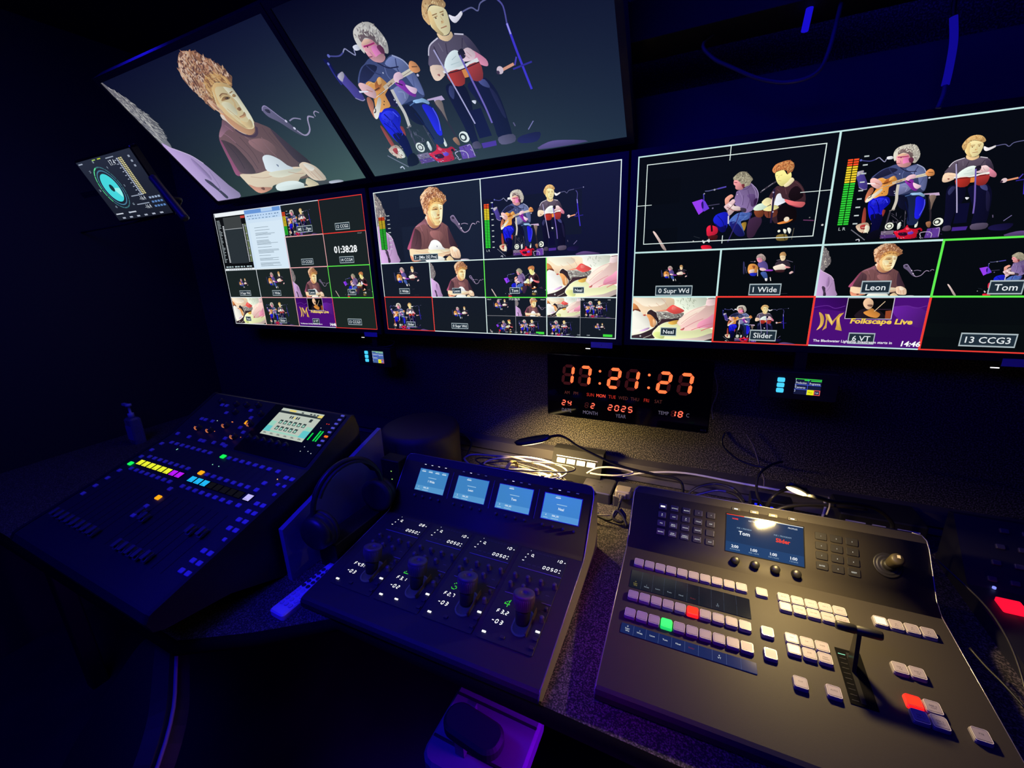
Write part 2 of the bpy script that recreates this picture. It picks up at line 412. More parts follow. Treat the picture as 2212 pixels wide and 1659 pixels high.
PICTURES['hands']=[
["Q",[252,248,226],[2,-3,995,-1,1000,993,9,991]],
["P",[228,236,216],[500,19,884,22,879,180,706,291,645,313,585,228,526,143]],
["S",0,[533,22,769,22,787,183,682,298,634,247,559,129],26,89.3,11.4,1.0,[[150,160,140],[180,190,165],[120,130,112]]],
["P",[250,222,188],[2,1,461,16,521,135,508,207,441,286,383,316,319,347,238,293,202,316,183,408,142,415,111,346,79,285,3,136]],
["P",[254,240,216],[36,29,363,34,414,136,317,213,166,222,88,142]],
["L",[214,172,150],[358,34,414,136,445,237],10.2],
["L",[224,186,160],[296,137,346,215,377,275],10.3],
["L",[224,186,160],[206,199,247,251],10.4],
["P",[196,124,72],[3,153,58,199,90,285,108,350,5,341]],
["P",[120,60,44],[4,298,84,285,108,352,5,343]],
["P",[242,160,130],[318,330,382,300,441,294,447,319,378,337,329,347]],
["P",[140,134,128],[299,346,393,338,467,353,516,389,641,361,610,475,519,505,445,511,381,542,341,499]],
["S",0,[319,355,467,362,613,409,586,482,445,502,371,525],60,75.4,15.1,0.3,[[205,210,196],[60,48,56],[228,232,220],[110,104,104]]],
["P",[226,82,78],[436,278,498,182,561,227,605,262,646,313,612,360,541,391,492,371,432,315]],
["P",[240,120,112],[503,215,552,243,543,291,495,289]],
["P",[54,36,44],[366,516,445,506,589,491,558,548,446,578,383,626,343,672,332,591]],
["P",[50,36,42],[193,383,208,329,240,297,273,328,309,371,320,447,344,516,337,591,296,531,260,445,209,418]],
["P",[252,250,238],[5,349,111,354,142,415,183,425,220,528,237,674,213,750,110,818,8,861]],
["P",[226,154,94],[183,417,229,410,270,462,306,548,314,633,283,709,245,682,231,588,210,494]],
["P",[240,190,140],[271,513,302,573,303,650,278,683]],
["P",[214,176,220],[105,809,182,741,233,716,223,759,162,810]],
["P",[190,80,70],[140,423,168,408,183,425,163,448]],
["P",[52,38,46],[9,926,121,875,223,789,284,722,318,633,322,582,345,600,343,668,319,727,285,794,271,880,297,975,9,992]],
["L",[190,184,170],[301,523,328,599,323,659],7.8],
["L",[180,170,160],[159,975,225,923,260,889],14.4],
["C",[190,190,190],[122,927],19.8],
["L",[170,165,150],[342,600,366,542,366,483],13.9],
["P",[236,240,186],[276,880,295,803,334,701,403,618,461,582,593,607,809,646,993,731,998,919,864,985,358,991,312,958]],
["P",[222,234,150],[286,872,325,812,416,839,418,967,327,950]],
["P",[216,168,76],[457,595,510,550,587,528,574,606,511,640]],
["P",[206,186,178],[601,967,816,918,991,805,998,927,888,991,577,991]],
["P",[246,206,198],[569,581,610,492,647,411,752,278,889,189,999,156,998,490,992,675,857,712,764,756,669,771,614,757,619,682,589,640]],
["P",[254,232,214],[583,573,661,411,776,279,889,213,801,369,688,527,618,641]],
["P",[230,150,176],[830,565,920,471,992,378,994,650,880,688,810,695]],
["L",[224,160,160],[618,608,710,462,801,353],10.1],
["L",[216,140,150],[667,692,783,563,874,485],13.5],
["L",[206,110,130],[810,703,901,632,989,586],11.6],
["L",[216,120,120],[745,751,819,695,847,696],13.4],
["L",[214,104,116],[858,762,931,698,990,667],16.5],
["P",[190,96,90],[613,741,635,724,663,692,654,750,626,762]],
["P",[226,196,196],[905,36,995,36,999,164,894,189]],
["L",[70,50,60],[907,44,993,36],12.8],
["Q",[30,24,30],[888,993,996,923,999,993]],
]
PICTURES['wide']=[
["P",[90,76,142],[405,300,452,260,495,328,510,437,490,474,434,420,403,354]],
["P",[50,50,90],[248,282,263,302,274,507,259,505]],
["L",[80,80,120],[276,377,292,508],10.6],
["P",[214,144,72],[311,335,365,322,407,390,398,502,331,530,303,454]],
["P",[226,200,186],[322,446,371,432,366,500,324,496]],
["P",[150,80,44],[344,357,377,369,366,423]],
["P",[150,60,190],[480,448,515,441,560,450,551,476,481,470]],
["P",[240,200,200],[424,410,460,405,493,444,463,468,431,451]],
["P",[60,84,148],[438,506,491,492,516,599,511,662,478,614]],
["P",[28,40,180],[330,511,398,506,389,566,341,560]],
["P",[240,235,235],[490,624,514,621,514,671,497,670]],
["L",[220,215,210],[541,601,552,674],15.2],
["L",[200,190,190],[406,436,412,573],13.8],
["P",[162,142,136],[379,233,382,156,424,122,465,181,474,245,454,273,431,216,395,205]],
["S",0,[382,207,400,137,445,143,470,235,451,251],24,29.1,7.3,2,[[205,195,185],[110,90,90]]],
["P",[228,146,166],[386,211,422,203,445,268,414,297,391,265]],
["L",[150,40,90],[393,230,423,226],6.8],
["L",[90,80,110],[321,272,363,280],8.7],
["C",[200,190,190],[367,274],10.3],
["P",[52,42,54],[577,319,616,262,675,264,717,335,716,395,647,353,581,381]],
["L",[150,140,160],[583,267,624,245],6.6],
["L",[110,104,130],[679,264,744,307],8.1],
["P",[248,232,214],[556,396,588,364,629,342,648,336,684,383,682,444,636,457,585,465]],
["P",[226,150,150],[674,382,725,405,718,425,680,418]],
["P",[60,30,36],[585,458,670,455,664,504,596,498]],
["P",[186,142,92],[607,168,616,114,649,104,669,156,663,193,620,173]],
["P",[252,226,180],[613,176,662,182,663,255,636,277,618,232]],
["L",[200,150,110],[625,216,656,216],6.5],
["P",[220,180,180],[724,518,746,485,763,509,733,542]],
["L",[30,24,60],[764,374,770,531],8.0],
["L",[60,56,70],[611,767,654,762],6.7],
["L",[50,50,60],[639,940,732,933],6.7],
]
PICTURES['folk']=[
["Q",[74,16,118],[-3,23,997,16,998,1000,-4,1018]],
["P",[56,10,96],[-3,23,375,25,321,281,120,251,3,252]],
["L",[104,44,150],[8,218,130,177,211,233,298,182],12.4],
["P",[88,28,136],[709,211,846,179,991,271,993,588,785,435]],
["L",[104,44,150],[722,195,832,172,905,216,989,171],11.4],
["Q",[210,200,215],[310,25,717,20,721,437,310,438]],
["Q",[8,8,12],[316,31,710,27,714,424,316,428]],
["P",[30,22,30],[407,412,426,280,481,230,569,245,632,309,656,419]],
["P",[240,196,158],[451,116,465,45,500,32,534,84,542,164,525,233,497,246,465,188]],
["P",[120,84,70],[492,155,535,155,533,194,500,187]],
["P",[206,134,60],[469,305,505,266,539,226,572,278,617,335,598,407,541,396,491,351]],
["L",[230,200,160],[561,284,639,90],11.6],
["Q",[150,70,40],[658,276,708,263,712,417,665,419]],
["L",[60,40,60],[584,245,705,244],11.6],
["P",[222,176,84],[66,312,104,359,124,460,116,596,68,681,91,570,88,447]],
["Q",[206,160,70],[124,345,162,351,204,491,256,342,297,315,265,416,279,583,305,683,242,659,247,568,236,433,205,579,154,452,159,629,122,685,142,571,141,436]],
["Q",[240,206,120],[144,358,162,351,204,491,205,579]],
["P",[222,176,84],[297,315,269,382,269,483,305,683,263,584,248,433]],
]# ------------------------------------------------------------------ helpers
def lin(c):
    c = c/255.0
    return c/12.92 if c <= .04045 else ((c+.055)/1.055)**2.4
MATS = {}
def mat(name, rgb, rough=.5, metal=0, emit=None, es=1, coat=0, noise=None, bump=None, alpha=None, spec=.5):
    if name in MATS: return MATS[name]
    m = bpy.data.materials.new(name); m.use_nodes = True; nt = m.node_tree; b = nt.nodes['Principled BSDF']
    b.inputs['Base Color'].default_value = (*[lin(c) for c in rgb], 1); b.inputs['Roughness'].default_value = rough
    b.inputs['Metallic'].default_value = metal; b.inputs['Coat Weight'].default_value = coat; b.inputs['Specular IOR Level'].default_value = spec
    if emit: b.inputs['Emission Color'].default_value = (*[lin(c) for c in emit], 1); b.inputs['Emission Strength'].default_value = es
    if alpha: b.inputs['Transmission Weight'].default_value = alpha
    if noise or bump:
        tc = nt.nodes.new('ShaderNodeTexCoord')
    if noise:   # (scale, rgb2, contrast low, high)
        n = nt.nodes.new('ShaderNodeTexNoise'); n.inputs['Scale'].default_value = noise[0]; n.inputs['Detail'].default_value = 3
        rp = nt.nodes.new('ShaderNodeValToRGB'); rp.color_ramp.elements[0].position = noise[2]; rp.color_ramp.elements[1].position = noise[3]
        rp.color_ramp.elements[0].color = (*[lin(c) for c in rgb], 1); rp.color_ramp.elements[1].color = (*[lin(c) for c in noise[1]], 1)
        nt.links.new(tc.outputs['Object'], n.inputs['Vector']); nt.links.new(n.outputs['Fac'], rp.inputs['Fac']); nt.links.new(rp.outputs['Color'], b.inputs['Base Color'])
    if bump:    # (scale, strength)
        n2 = nt.nodes.new('ShaderNodeTexNoise'); n2.inputs['Scale'].default_value = bump[0]; n2.inputs['Detail'].default_value = 2
        bp = nt.nodes.new('ShaderNodeBump'); bp.inputs['Strength'].default_value = bump[1]; bp.inputs['Distance'].default_value = .001
        nt.links.new(tc.outputs['Object'], n2.inputs['Vector']); nt.links.new(n2.outputs['Fac'], bp.inputs['Height']); nt.links.new(bp.outputs['Normal'], b.inputs['Normal'])
    MATS[name] = m; return m
def glow(name, rgb, es=1): return mat(name, (10, 10, 10), .6, emit=rgb, es=es, spec=0)
def picture_mat():
    if 'lcd_picture' in MATS: return MATS['lcd_picture']
    m = bpy.data.materials.new('lcd_picture'); m.use_nodes = True; nt = m.node_tree; nt.nodes.clear()
    a = nt.nodes.new('ShaderNodeVertexColor'); a.layer_name = 'Col'; e = nt.nodes.new('ShaderNodeEmission'); o = nt.nodes.new('ShaderNodeOutputMaterial')
    nt.links.new(a.outputs['Color'], e.inputs['Color']); nt.links.new(e.outputs[0], o.inputs['Surface']); MATS['lcd_picture'] = m; return m
def link(o, parent=None, M=None):
    COL.objects.link(o)
    if parent: o.parent = parent
    if M is not None: o.matrix_local = M
    return o
def tag(o, label, cat, group=None):
    o['label'] = label; o['category'] = cat
    if group: o['group'] = group
    return o
def thing(name, label, cat, loc=(0, 0, 0), M=None, group=None):
    o = bpy.data.objects.new(name, None); o.empty_display_size = .05; COL.objects.link(o)
    o.matrix_world = M if M is not None else Matrix.Translation(loc)
    return tag(o, label, cat, group)
def T(x=0, y=0, z=0): return Matrix.Translation((x, y, z))
def Rx(a): return Matrix.Rotation(a, 4, 'X')
def Ry(a): return Matrix.Rotation(a, 4, 'Y')
def Rz(a): return Matrix.Rotation(a, 4, 'Z')
def catmull(pts, closed, n=4):
    out = []; L_ = len(pts)
    rng = range(L_) if closed else range(L_-1)
    for i in rng:
        p0, p1, p2, p3 = (pts[(i-1) % L_], pts[i], pts[(i+1) % L_], pts[(i+2) % L_]) if closed else (pts[max(i-1, 0)], pts[i], pts[i+1], pts[min(i+2, L_-1)])
        for k in range(n):
            t = k/n; t2 = t*t; t3 = t2*t
            out.append(tuple(.5*(2*b+(c-a)*t+(2*a-5*b+4*c-dd)*t2+(3*b-a-3*c+dd)*t3) for a, b, c, dd in zip(p0, p1, p2, p3)))
    if not closed: out.append(tuple(pts[-1]))
    return out
def rrect(w, h, rr, seg=3):
    rr = min(rr, w/2-1e-5, h/2-1e-5); o = []
    for cx, cy, a0 in ((w/2-rr, h/2-rr, 0), (-w/2+rr, h/2-rr, 90), (-w/2+rr, -h/2+rr, 180), (w/2-rr, -h/2+rr, 270)):
        for k in range(seg+1):
            a = math.radians(a0+90*k/seg); o.append((cx+rr*math.cos(a), cy+rr*math.sin(a)))
    return o
TXT = {}
def text_tris(s, bold=0, shear=0):
    key = (s, bold, shear)
    if key not in TXT:
        c = bpy.data.curves.new('t', 'FONT'); c.body = s; c.resolution_u = 2; c.offset = bold; c.shear = shear; c.fill_mode = 'FRONT'
        ob = bpy.data.objects.new('t', c); me = ob.to_mesh(); me.calc_loop_triangles()
        v = [(p.co.x, p.co.y) for p in me.vertices]; tr = [tuple(t.vertices) for t in me.loop_triangles]
        ob.to_mesh_clear(); bpy.data.objects.remove(ob); bpy.data.curves.remove(c)
        x0 = min([p[0] for p in v] or [0]); x1 = max([p[0] for p in v] or [0]); TXT[key] = (v, tr, x0, x1)
    return TXT[key]
SEG = {'0': 'abcdef', '1': 'bc', '2': 'abged', '3': 'abgcd', '4': 'fgbc', '5': 'afgcd', '6': 'afgedc', '7': 'abc', '8': 'abcdefg', '9': 'abcdfg', 'F': 'aefg', 'L': 'fed', '-': 'g', ' ': '', 'd': 'bcdeg'}
def seg_polys(w, h, t):
    g = t*.12; H = h/2; a = t/2
    def hor(y): return [(a+g, y), (t+g, y+a), (w-t-g, y+a), (w-a-g, y), (w-t-g, y-a), (t+g, y-a)]
    def ver(x, y0, y1): return [(x, y0+g), (x+a, y0+a+g), (x+a, y1-a-g), (x, y1-g), (x-a, y1-a-g), (x-a, y0+a+g)]
    return {'a': hor(h-a), 'g': hor(H), 'd': hor(a), 'f': ver(a, H, h-a), 'b': ver(w-a, H, h-a), 'e': ver(a, a, H), 'c': ver(w-a, a, H)}
class MB:
    def __init__(s): s.v = []; s.f = []; s.m = []; s.s = []; s.M = Matrix()
    def add(s, vs, fs, m=0, sm=False):
        b = len(s.v); s.v += [tuple(s.M @ Vector(p)) for p in vs]
        for q in fs: s.f.append(tuple(b+i for i in q)); s.m.append(m); s.s.append(sm)
        return s
    def loops(s, L_, m=0, sm=False, cap0=True, cap1=True, closed=True):
        n = len(L_[0]); vs = [p for l in L_ for p in l]; fs = []
        for k in range(len(L_)-1):
            for i in range(n if closed else n-1):
                j = (i+1) % n; fs.append((k*n+i, k*n+j, (k+1)*n+j, (k+1)*n+i))
        b = len(s.v); s.add(vs, fs, m, sm)
        if cap0: s.f.append(tuple(b+i for i in reversed(range(n)))); s.m.append(m); s.s.append(False)
        if cap1: s.f.append(tuple(b+(len(L_)-1)*n+i for i in range(n))); s.m.append(m); s.s.append(False)
        return s
    def box(s, x0, x1, y0, y1, z0, z1, m=0):
        return s.add([(x0, y0, z0), (x1, y0, z0), (x1, y1, z0), (x0, y1, z0), (x0, y0, z1), (x1, y0, z1), (x1, y1, z1), (x0, y1, z1)],
                     [(3, 2, 1, 0), (4, 5, 6, 7), (0, 1, 5, 4), (1, 2, 6, 5), (2, 3, 7, 6), (3, 0, 4, 7)], m)
    def slab(s, cx, cy, w, h, z0, z1, rr=.001, bev=.0004, m=0, seg=3, taper=0):
        def L_(i, z): return [(cx+x, cy+y, z) for x, y in rrect(w-2*i, h-2*i, max(rr-i, 1e-5), seg)]
        return s.loops([L_(0, z0), L_(taper, z1-bev), L_(taper+bev, z1)], m)
    def prism(s, pts, z0, z1, m=0, bev=0):
        L_ = [[(x, y, z0) for x, y in pts], [(x, y, z1) for x, y in pts]]; return s.loops(L_, m)
    def cyl(s, p0, p1, r0, r1=None, seg=16, m=0, sm=True):
        p0 = Vector(p0); p1 = Vector(p1); r1 = r0 if r1 is None else r1; q = (p1-p0).to_track_quat('Z', 'Y')
        c = [(math.cos(2*PI*i/seg), math.sin(2*PI*i/seg)) for i in range(seg)]
        return s.loops([[p0+q @ Vector((x*r0, y*r0, 0)) for x, y in c], [p1+q @ Vector((x*r1, y*r1, 0)) for x, y in c]], m, sm)
    def lathe(s, prof, seg=20, m=0, at=(0, 0, 0), sm=True):
        c = [(math.cos(2*PI*i/seg), math.sin(2*PI*i/seg)) for i in range(seg)]
        return s.loops([[(at[0]+x*rr, at[1]+y*rr, at[2]+z) for x, y in c] for rr, z in prof], m, sm)
    def tube(s, pts, rad, seg=8, m=0, n=5, smooth=True):
        p = [Vector(q) for q in (catmull([tuple(a) for a in pts], False, n) if smooth else pts)]
        t = (p[1]-p[0]).normalized(); nrm = t.orthogonal().normalized(); L_ = []
        for i, q in enumerate(p):
            a = p[max(i-1, 0)]; b = p[min(i+1, len(p)-1)]; t2 = (b-a).normalized()
            nrm = (nrm-t2*nrm.dot(t2)).normalized(); bn = t2.cross(nrm)
            rd = rad(i/(len(p)-1)) if callable(rad) else rad
            L_.append([q+(nrm*math.cos(2*PI*k/seg)+bn*math.sin(2*PI*k/seg))*rd for k in range(seg)])
        return s.loops(L_, m, True)
    def flat(s, pts, z=0, m=0):
        tr = tessellate_polygon([[Vector((x, y, 0)) for x, y in pts]]); vs = [(x, y, z) for x, y in pts]; fs = []
        for t in tr:
            a, b, c = (Vector(vs[i]) for i in t); fs.append(t if (b-a).cross(c-a).z > 0 else (t[0], t[2], t[1]))
        return s.add(vs, fs, m)
    def text(s, st, size, x, y, z=0, m=0, al='C', bold=0, shear=0, sx=1):
        v, tr, x0, x1 = text_tris(st, bold, shear); w = (x1-x0)*size*sx
        ox = x-(w/2 if al == 'C' else 0 if al == 'L' else w)
        return s.add([(ox+(a-x0)*size*sx, y+(b-.35)*size, z) for a, b in v], tr, m)
    def digits(s, st, x, y, w, h, t, gap, z=0, on=0, off=None, sl=.12):
        for ch in st:
            if ch in '.:':
                for yy in ([0] if ch == '.' else [h*.22, h*.72]): s.flat([(x+sl*yy, y+yy), (x+t+sl*yy, y+yy), (x+t+sl*yy, y+yy+t), (x+sl*yy, y+yy+t)], z, on)
                x += t+gap; continue
            for k, P_ in seg_polys(w, h, t).items():
                mm = on if k in SEG[ch] else off
                if mm is not None: s.flat([(x+a+sl*b, y+b) for a, b in P_], z, mm)
            x += w+gap
        return s
    def mesh(s, name, mats):
        me = bpy.data.meshes.new(name); me.from_pydata(s.v, [], s.f); me.update()
        for mm in mats: me.materials.append(mm)
        me.polygons.foreach_set('material_index', s.m); me.polygons.foreach_set('use_smooth', s.s); return me
    def build(s, name, mats, parent=None, M=None):
        if not isinstance(mats, (list, tuple)): mats = [mats]
        return link(bpy.data.objects.new(name, s.mesh(name, mats)), parent, M)
def inst(me, name, parent, M): return link(bpy.data.objects.new(name, me), parent, M)
def struct(o, ): o['kind'] = 'structure'; return o
# ------------------------------------------------------------------ screen pictures: flat coloured shapes on the glass
STEP = 2e-5
def shade(c, f_): f_ = min(f_, 255/max(1, max(c))); return tuple(x*f_ for x in c)
class Canvas:
    def __init__(s, w, h, cmap=None): s.w = w; s.h = h; s.v = []; s.f = []; s.c = []; s.cmap = cmap; s.k = 0; s.clip = None
    def tri(s, vs, fs, cols, z):
        b = len(s.v); s.v += [((u-.5)*s.w, (.5-v)*s.h, z) for u, v in vs]
        for q in fs:
            A, B, C = (vs[i] for i in q)
            if (B[0]-A[0])*(C[1]-A[1])-(B[1]-A[1])*(C[0]-A[0]) > 0: q = (q[0], q[2], q[1])
            s.f.append(tuple(b+i for i in q))
            for i in q:
                c = cols[i] if isinstance(cols[0], (tuple, list)) else cols; u, v = vs[i]
                if s.cmap: c = s.cmap(c, u, v)
                s.c += [lin(max(0, min(255, c[0]))), lin(max(0, min(255, c[1]))), lin(max(0, min(255, c[2]))), 1]
    def poly(s, p, col, k=None):
        k = s.k if k is None else k
        if s.clip and not isinstance(col[0], tuple): p = clip(p, s.clip)
        if len(p) < 3: return
        tr = tessellate_polygon([[Vector((a*1.78, b, 0)) for a, b in p]]); s.tri(p, tr, col, .0006+k*STEP)
    def rect(s, u0, v0, u1, v1, col, k=None):
        cl, s.clip = s.clip, None; s.poly([(u0, v0), (u1, v0), (u1, v1), (u0, v1)], col, k); s.clip = cl
    def grad(s, u0, v0, u1, v1, c00, c10, c11, c01, k=0, n=6):
        g = []; cols = []; fs = []
        for j in range(n+1):
            for i in range(n+1):
                a = i/n; b = j/n; g.append((u0+(u1-u0)*a, v0+(v1-v0)*b))
                cols.append(tuple((1-b)*((1-a)*p+a*q)+b*((1-a)*w_+a*z) for p, q, z, w_ in zip(c00, c10, c11, c01)))
        for j in range(n):
            for i in range(n):
                a = j*(n+1)+i; fs += [(a, a+1, a+n+2), (a, a+n+2, a+n+1)]
        s.tri(g, fs, cols, .0006+k*STEP)
    def frame(s, u0, v0, u1, v1, t, col, k):
        ty = t*s.w/s.h
        s.rect(u0-t, v0-ty, u1+t, v0+ty, col, k); s.rect(u0-t, v1-ty, u1+t, v1+ty, col, k)
        s.rect(u0-t, v0, u0+t, v1, col, k); s.rect(u1-t, v0, u1+t, v1, col, k)
    def text(s, st, size, u, v, col, k, al='C', bold=0, shear=0, sx=1):
        V, tr, x0, x1 = text_tris(st, bold, shear); ph = size/s.h; pw = size/s.w*sx; w = (x1-x0)*pw
        ou = u-(w/2 if al == 'C' else 0 if al == 'L' else w)
        s.tri([(ou+(a-x0)*pw, v-(b-.35)*ph) for a, b in V], tr, col, .0006+k*STEP)
    def label(s, st, u, v, size, k=170):
        V, tr, x0, x1 = text_tris(st, .01); w = (x1-x0)*size/s.w; hh = size*.62/s.h; a = size*.35/s.w
        s.rect(u-w/2-a*1.3, v-hh*1.25, u+w/2+a*1.3, v+hh*1.25, (170, 185, 190), k); s.rect(u-w/2-a, v-hh, u+w/2+a, v+hh, (32, 46, 58), k+2)
        s.text(st, size, u, v, (225, 232, 235), k+4, bold=.01)
    def meter(s, u0, v0, u1, v1, dim=1, k=160, n=28):
        s.rect(u0, v0, u1, v1, (8, 26, 10), k)
        for i in range(n):
            c = (255, 80, 40) if i < 3 else (250, 215, 50) if i < 10 else (50, 215, 60)
            c = tuple(x*dim for x in c); y0 = v0+(v1-v0)*i/n; y1 = y0+(v1-v0)/n*.68
            m_ = (u0+u1)/2; g = (u1-u0)*.04; s.rect(u0+g, y0, m_-g, y1, c, k+2); s.rect(m_+g, y0, u1-g, y1, c, k+2)
        for i in range(9):
            s.rect(u1+(u1-u0)*.35, v0-.03*(v1-v0)+(v1-v0)*i/8, u1+(u1-u0)*.75, v0-.01*(v1-v0)+(v1-v0)*i/8, (190, 200, 200), k+2)
        s.text('L R', (v1-v0)*s.h*.07, (u0+u1)/2, v1+(v1-v0)*.05, (190, 200, 200), k+2)
    def picture(s, name, u0, v0, u1, v1, k0=4, cm=None, det=1):
        old = s.cmap, s.clip
        s.clip = (u0, v0, u1, v1)
        if cm: s.cmap = cm
        W_ = u1-u0; H_ = v1-v0; rnd = random.Random(3); k = k0
        def m(a, b): return (u0+W_*a/1000, v0+H_*b/1000)
        AS = s.w*W_/(s.h*H_)
        for it in PICTURES[name]:
            kind, col, q = it[0], it[1], it[2]; pts = [(q[i], q[i+1]) for i in range(0, len(q), 2)]
            if kind == 'P':
                pp = [m(*p) for p in catmull(pts, True, 3)]; xs = [p[0] for p in pp]; ys = [p[1] for p in pp]; x0, x1, yy0, yy1 = min(xs), max(xs)+1e-6, min(ys), max(ys)+1e-6
                if s.clip: pp = clip(pp, s.clip)
                an = rnd.uniform(-.9, 1.3); gx, gy = math.cos(an)*.30, math.sin(an)*.30
                if pp: s.poly(pp, [shade(col, 1+gx*(.5-(a-x0)/(x1-x0))*1.2+gy*(.5-(b-yy0)/(yy1-yy0))*1.2) for a, b in pp], k)
            elif kind == 'Q': s.poly([m(*p) for p in pts], col, k)
            elif kind == 'C':
                rr = it[3]; s.poly([m(pts[0][0]+rr*math.cos(t*PI/8)/AS, pts[0][1]+rr*math.sin(t*PI/8)) for t in range(16)], col, k)
            elif kind == 'L':
                c = catmull([(a*AS, b) for a, b in pts], False, 4 if len(pts) > 2 else 1); wd = it[3]/2; Lf = []; Rt = []
                for i in range(len(c)):
                    a = c[max(i-1, 0)]; b = c[min(i+1, len(c)-1)]; dx, dy = b[0]-a[0], b[1]-a[1]; l_ = math.hypot(dx, dy) or 1
                    Lf.append(((c[i][0]-dy/l_*wd)/AS, c[i][1]+dx/l_*wd)); Rt.append(((c[i][0]+dy/l_*wd)/AS, c[i][1]-dx/l_*wd))
                s.poly([m(*p) for p in Lf+Rt[::-1]], col, k)
            elif kind == 'S':
                n, ln, wd, ang, cols = it[3:8]; xs = [p[0] for p in pts]; ys = [p[1] for p in pts]; done = 0; tries = 0; n = int(n*det)
                while done < n and tries < 4000:
                    tries += 1; x = rnd.uniform(min(xs), max(xs)); y = rnd.uniform(min(ys), max(ys)); ins = False; j = len(pts)-1
                    for i in range(len(pts)):
                        if (pts[i][1] > y) != (pts[j][1] > y) and x < (pts[j][0]-pts[i][0])*(y-pts[i][1])/(pts[j][1]-pts[i][1])+pts[i][0]: ins = not ins
                        j = i
                    if not ins: continue
                    mx_ = sum(xs)/len(xs); my_ = sum(ys)/len(ys); x = mx_+(x-mx_)*1.05; y = my_+(y-my_)*1.05
                    a = ang+rnd.uniform(-.9, .9); l_ = ln*rnd.uniform(.5, 1.1)/2; w_ = wd*rnd.uniform(.5, 1.1)/2; ca, sa = math.cos(a), math.sin(a); bend = rnd.uniform(-.35, .35)*l_
                    sh = [(-l_, 0), (-l_*.4, w_+bend*.7), (l_*.4, w_+bend*.7), (l_, 0), (l_*.4, -w_+bend*.7), (-l_*.4, -w_+bend*.7)]
                    s.poly([m(x+(p*ca-t*sa)/AS, y+p*sa+t*ca) for p, t in sh], rnd.choice(cols), k+done % 5); done += 1
                k += 5
            k += 1
        s.cmap, s.clip = old
    def build(s, name, parent, M=None):
        me = bpy.data.meshes.new(name); me.from_pydata(s.v, [], s.f); me.update()
        a = me.color_attributes.new('Col', 'FLOAT_COLOR', 'CORNER'); a.data.foreach_set('color', s.c)
        me.materials.append(picture_mat()); return link(bpy.data.objects.new(name, me), parent, M)
def clip(p, R_):
    for ax, val, sg in ((0, R_[0], 1), (0, R_[2], -1), (1, R_[1], 1), (1, R_[3], -1)):
        o = []
        for i in range(len(p)):
            a = p[i-1]; b = p[i]; da = (a[ax]-val)*sg; db = (b[ax]-val)*sg
            if (da >= 0) != (db >= 0):
                t = da/(da-db); o.append((a[0]+(b[0]-a[0])*t, a[1]+(b[1]-a[1])*t))
            if db >= 0: o.append(b)
        p = o
        if len(p) < 3: return []
    return p
# ------------------------------------------------------------------ materials shared
PLAS = mat('matt_black_plastic', (26, 26, 28), .55, bump=(900, .15))
GLOSS = mat('gloss_black', (12, 12, 14), .22)
RUB = mat('black_rubber', (22, 22, 23), .7)
STEEL = mat('grey_metal', (120, 118, 120), .35, .9)
WHITEP = mat('white_plastic', (215, 210, 200), .45)
DARKM = mat('dark_metal', (34, 34, 38), .45, .3)
CARPET = mat('speckled_carpet', (14, 13, 12), .95, noise=(300, (118, 110, 96), .46, .68), bump=(300, .8))
DESKM = mat('speckled_desk', (22, 20, 20), .8, noise=(360, (124, 112, 102), .46, .70), bump=(360, .6))
# ------------------------------------------------------------------ room
XL, XR, YB, YF, ZC = -2.45, 1.5, 1.36, -1.6, 2.44
WALLM = mat('dark_painted_wall', (30, 30, 36), .85, bump=(60, .2))
def plane_box(name, x0, x1, y0, y1, z0, z1, m): return struct(MB().box(x0, x1, y0, y1, z0, z1).build(name, m))
plane_box('floor', XL-.1, XR+.1, YF-.1, YB+.1, -.1, 0, mat('dark_vinyl_floor', (30, 22, 34), .6, noise=(7, (38, 30, 42), .3, .7)))
plane_box('ceiling', XL-.1, XR+.1, YF-.1, YB+.1, ZC, ZC+.1, WALLM)
plane_box('wall_back', XL-.1, XR+.1, YB, YB+.1, 0, ZC, CARPET)
plane_box('wall_left', XL-.1, XL, YF-.1, YB, 0, ZC, WALLM)
plane_box('wall_right', XR, XR+.1, YF-.1, YB, 0, ZC, WALLM)
plane_box('wall_front', XL-.1, XR+.1, YF-.1, YF, 0, ZC, WALLM)
BLUEP = mat('blue_wall_panel', (58, 58, 84), .8)
plane_box('trim_1', -.26, .62, YB-.02, YB, CAMZ+.22, CAMZ+.41, BLUEP)                      # flat panel above the right screen
plane_box('trim_2', XL, XR, YB-.045, YB, .772, .808, mat('grey_trim', (66, 62, 62), .6))       # nosing along the wall
plane_box('trim_3', XL, XR, YB-.03, YB, .74, .772, mat('navy_trunking', (74, 70, 96), .5))
struct(MB().cyl((-.9, YB-.05, CAMZ+.585), (1.3, YB-.05, CAMZ+.592), .012).build('trim_4', mat('blue_pipe', (90, 90, 120), .4)))
plane_box('trim_5', -.55, 1.3, YB-.2, YB-.08, CAMZ+.47, CAMZ+.55, mat('black_duct', (10, 10, 12), .8))
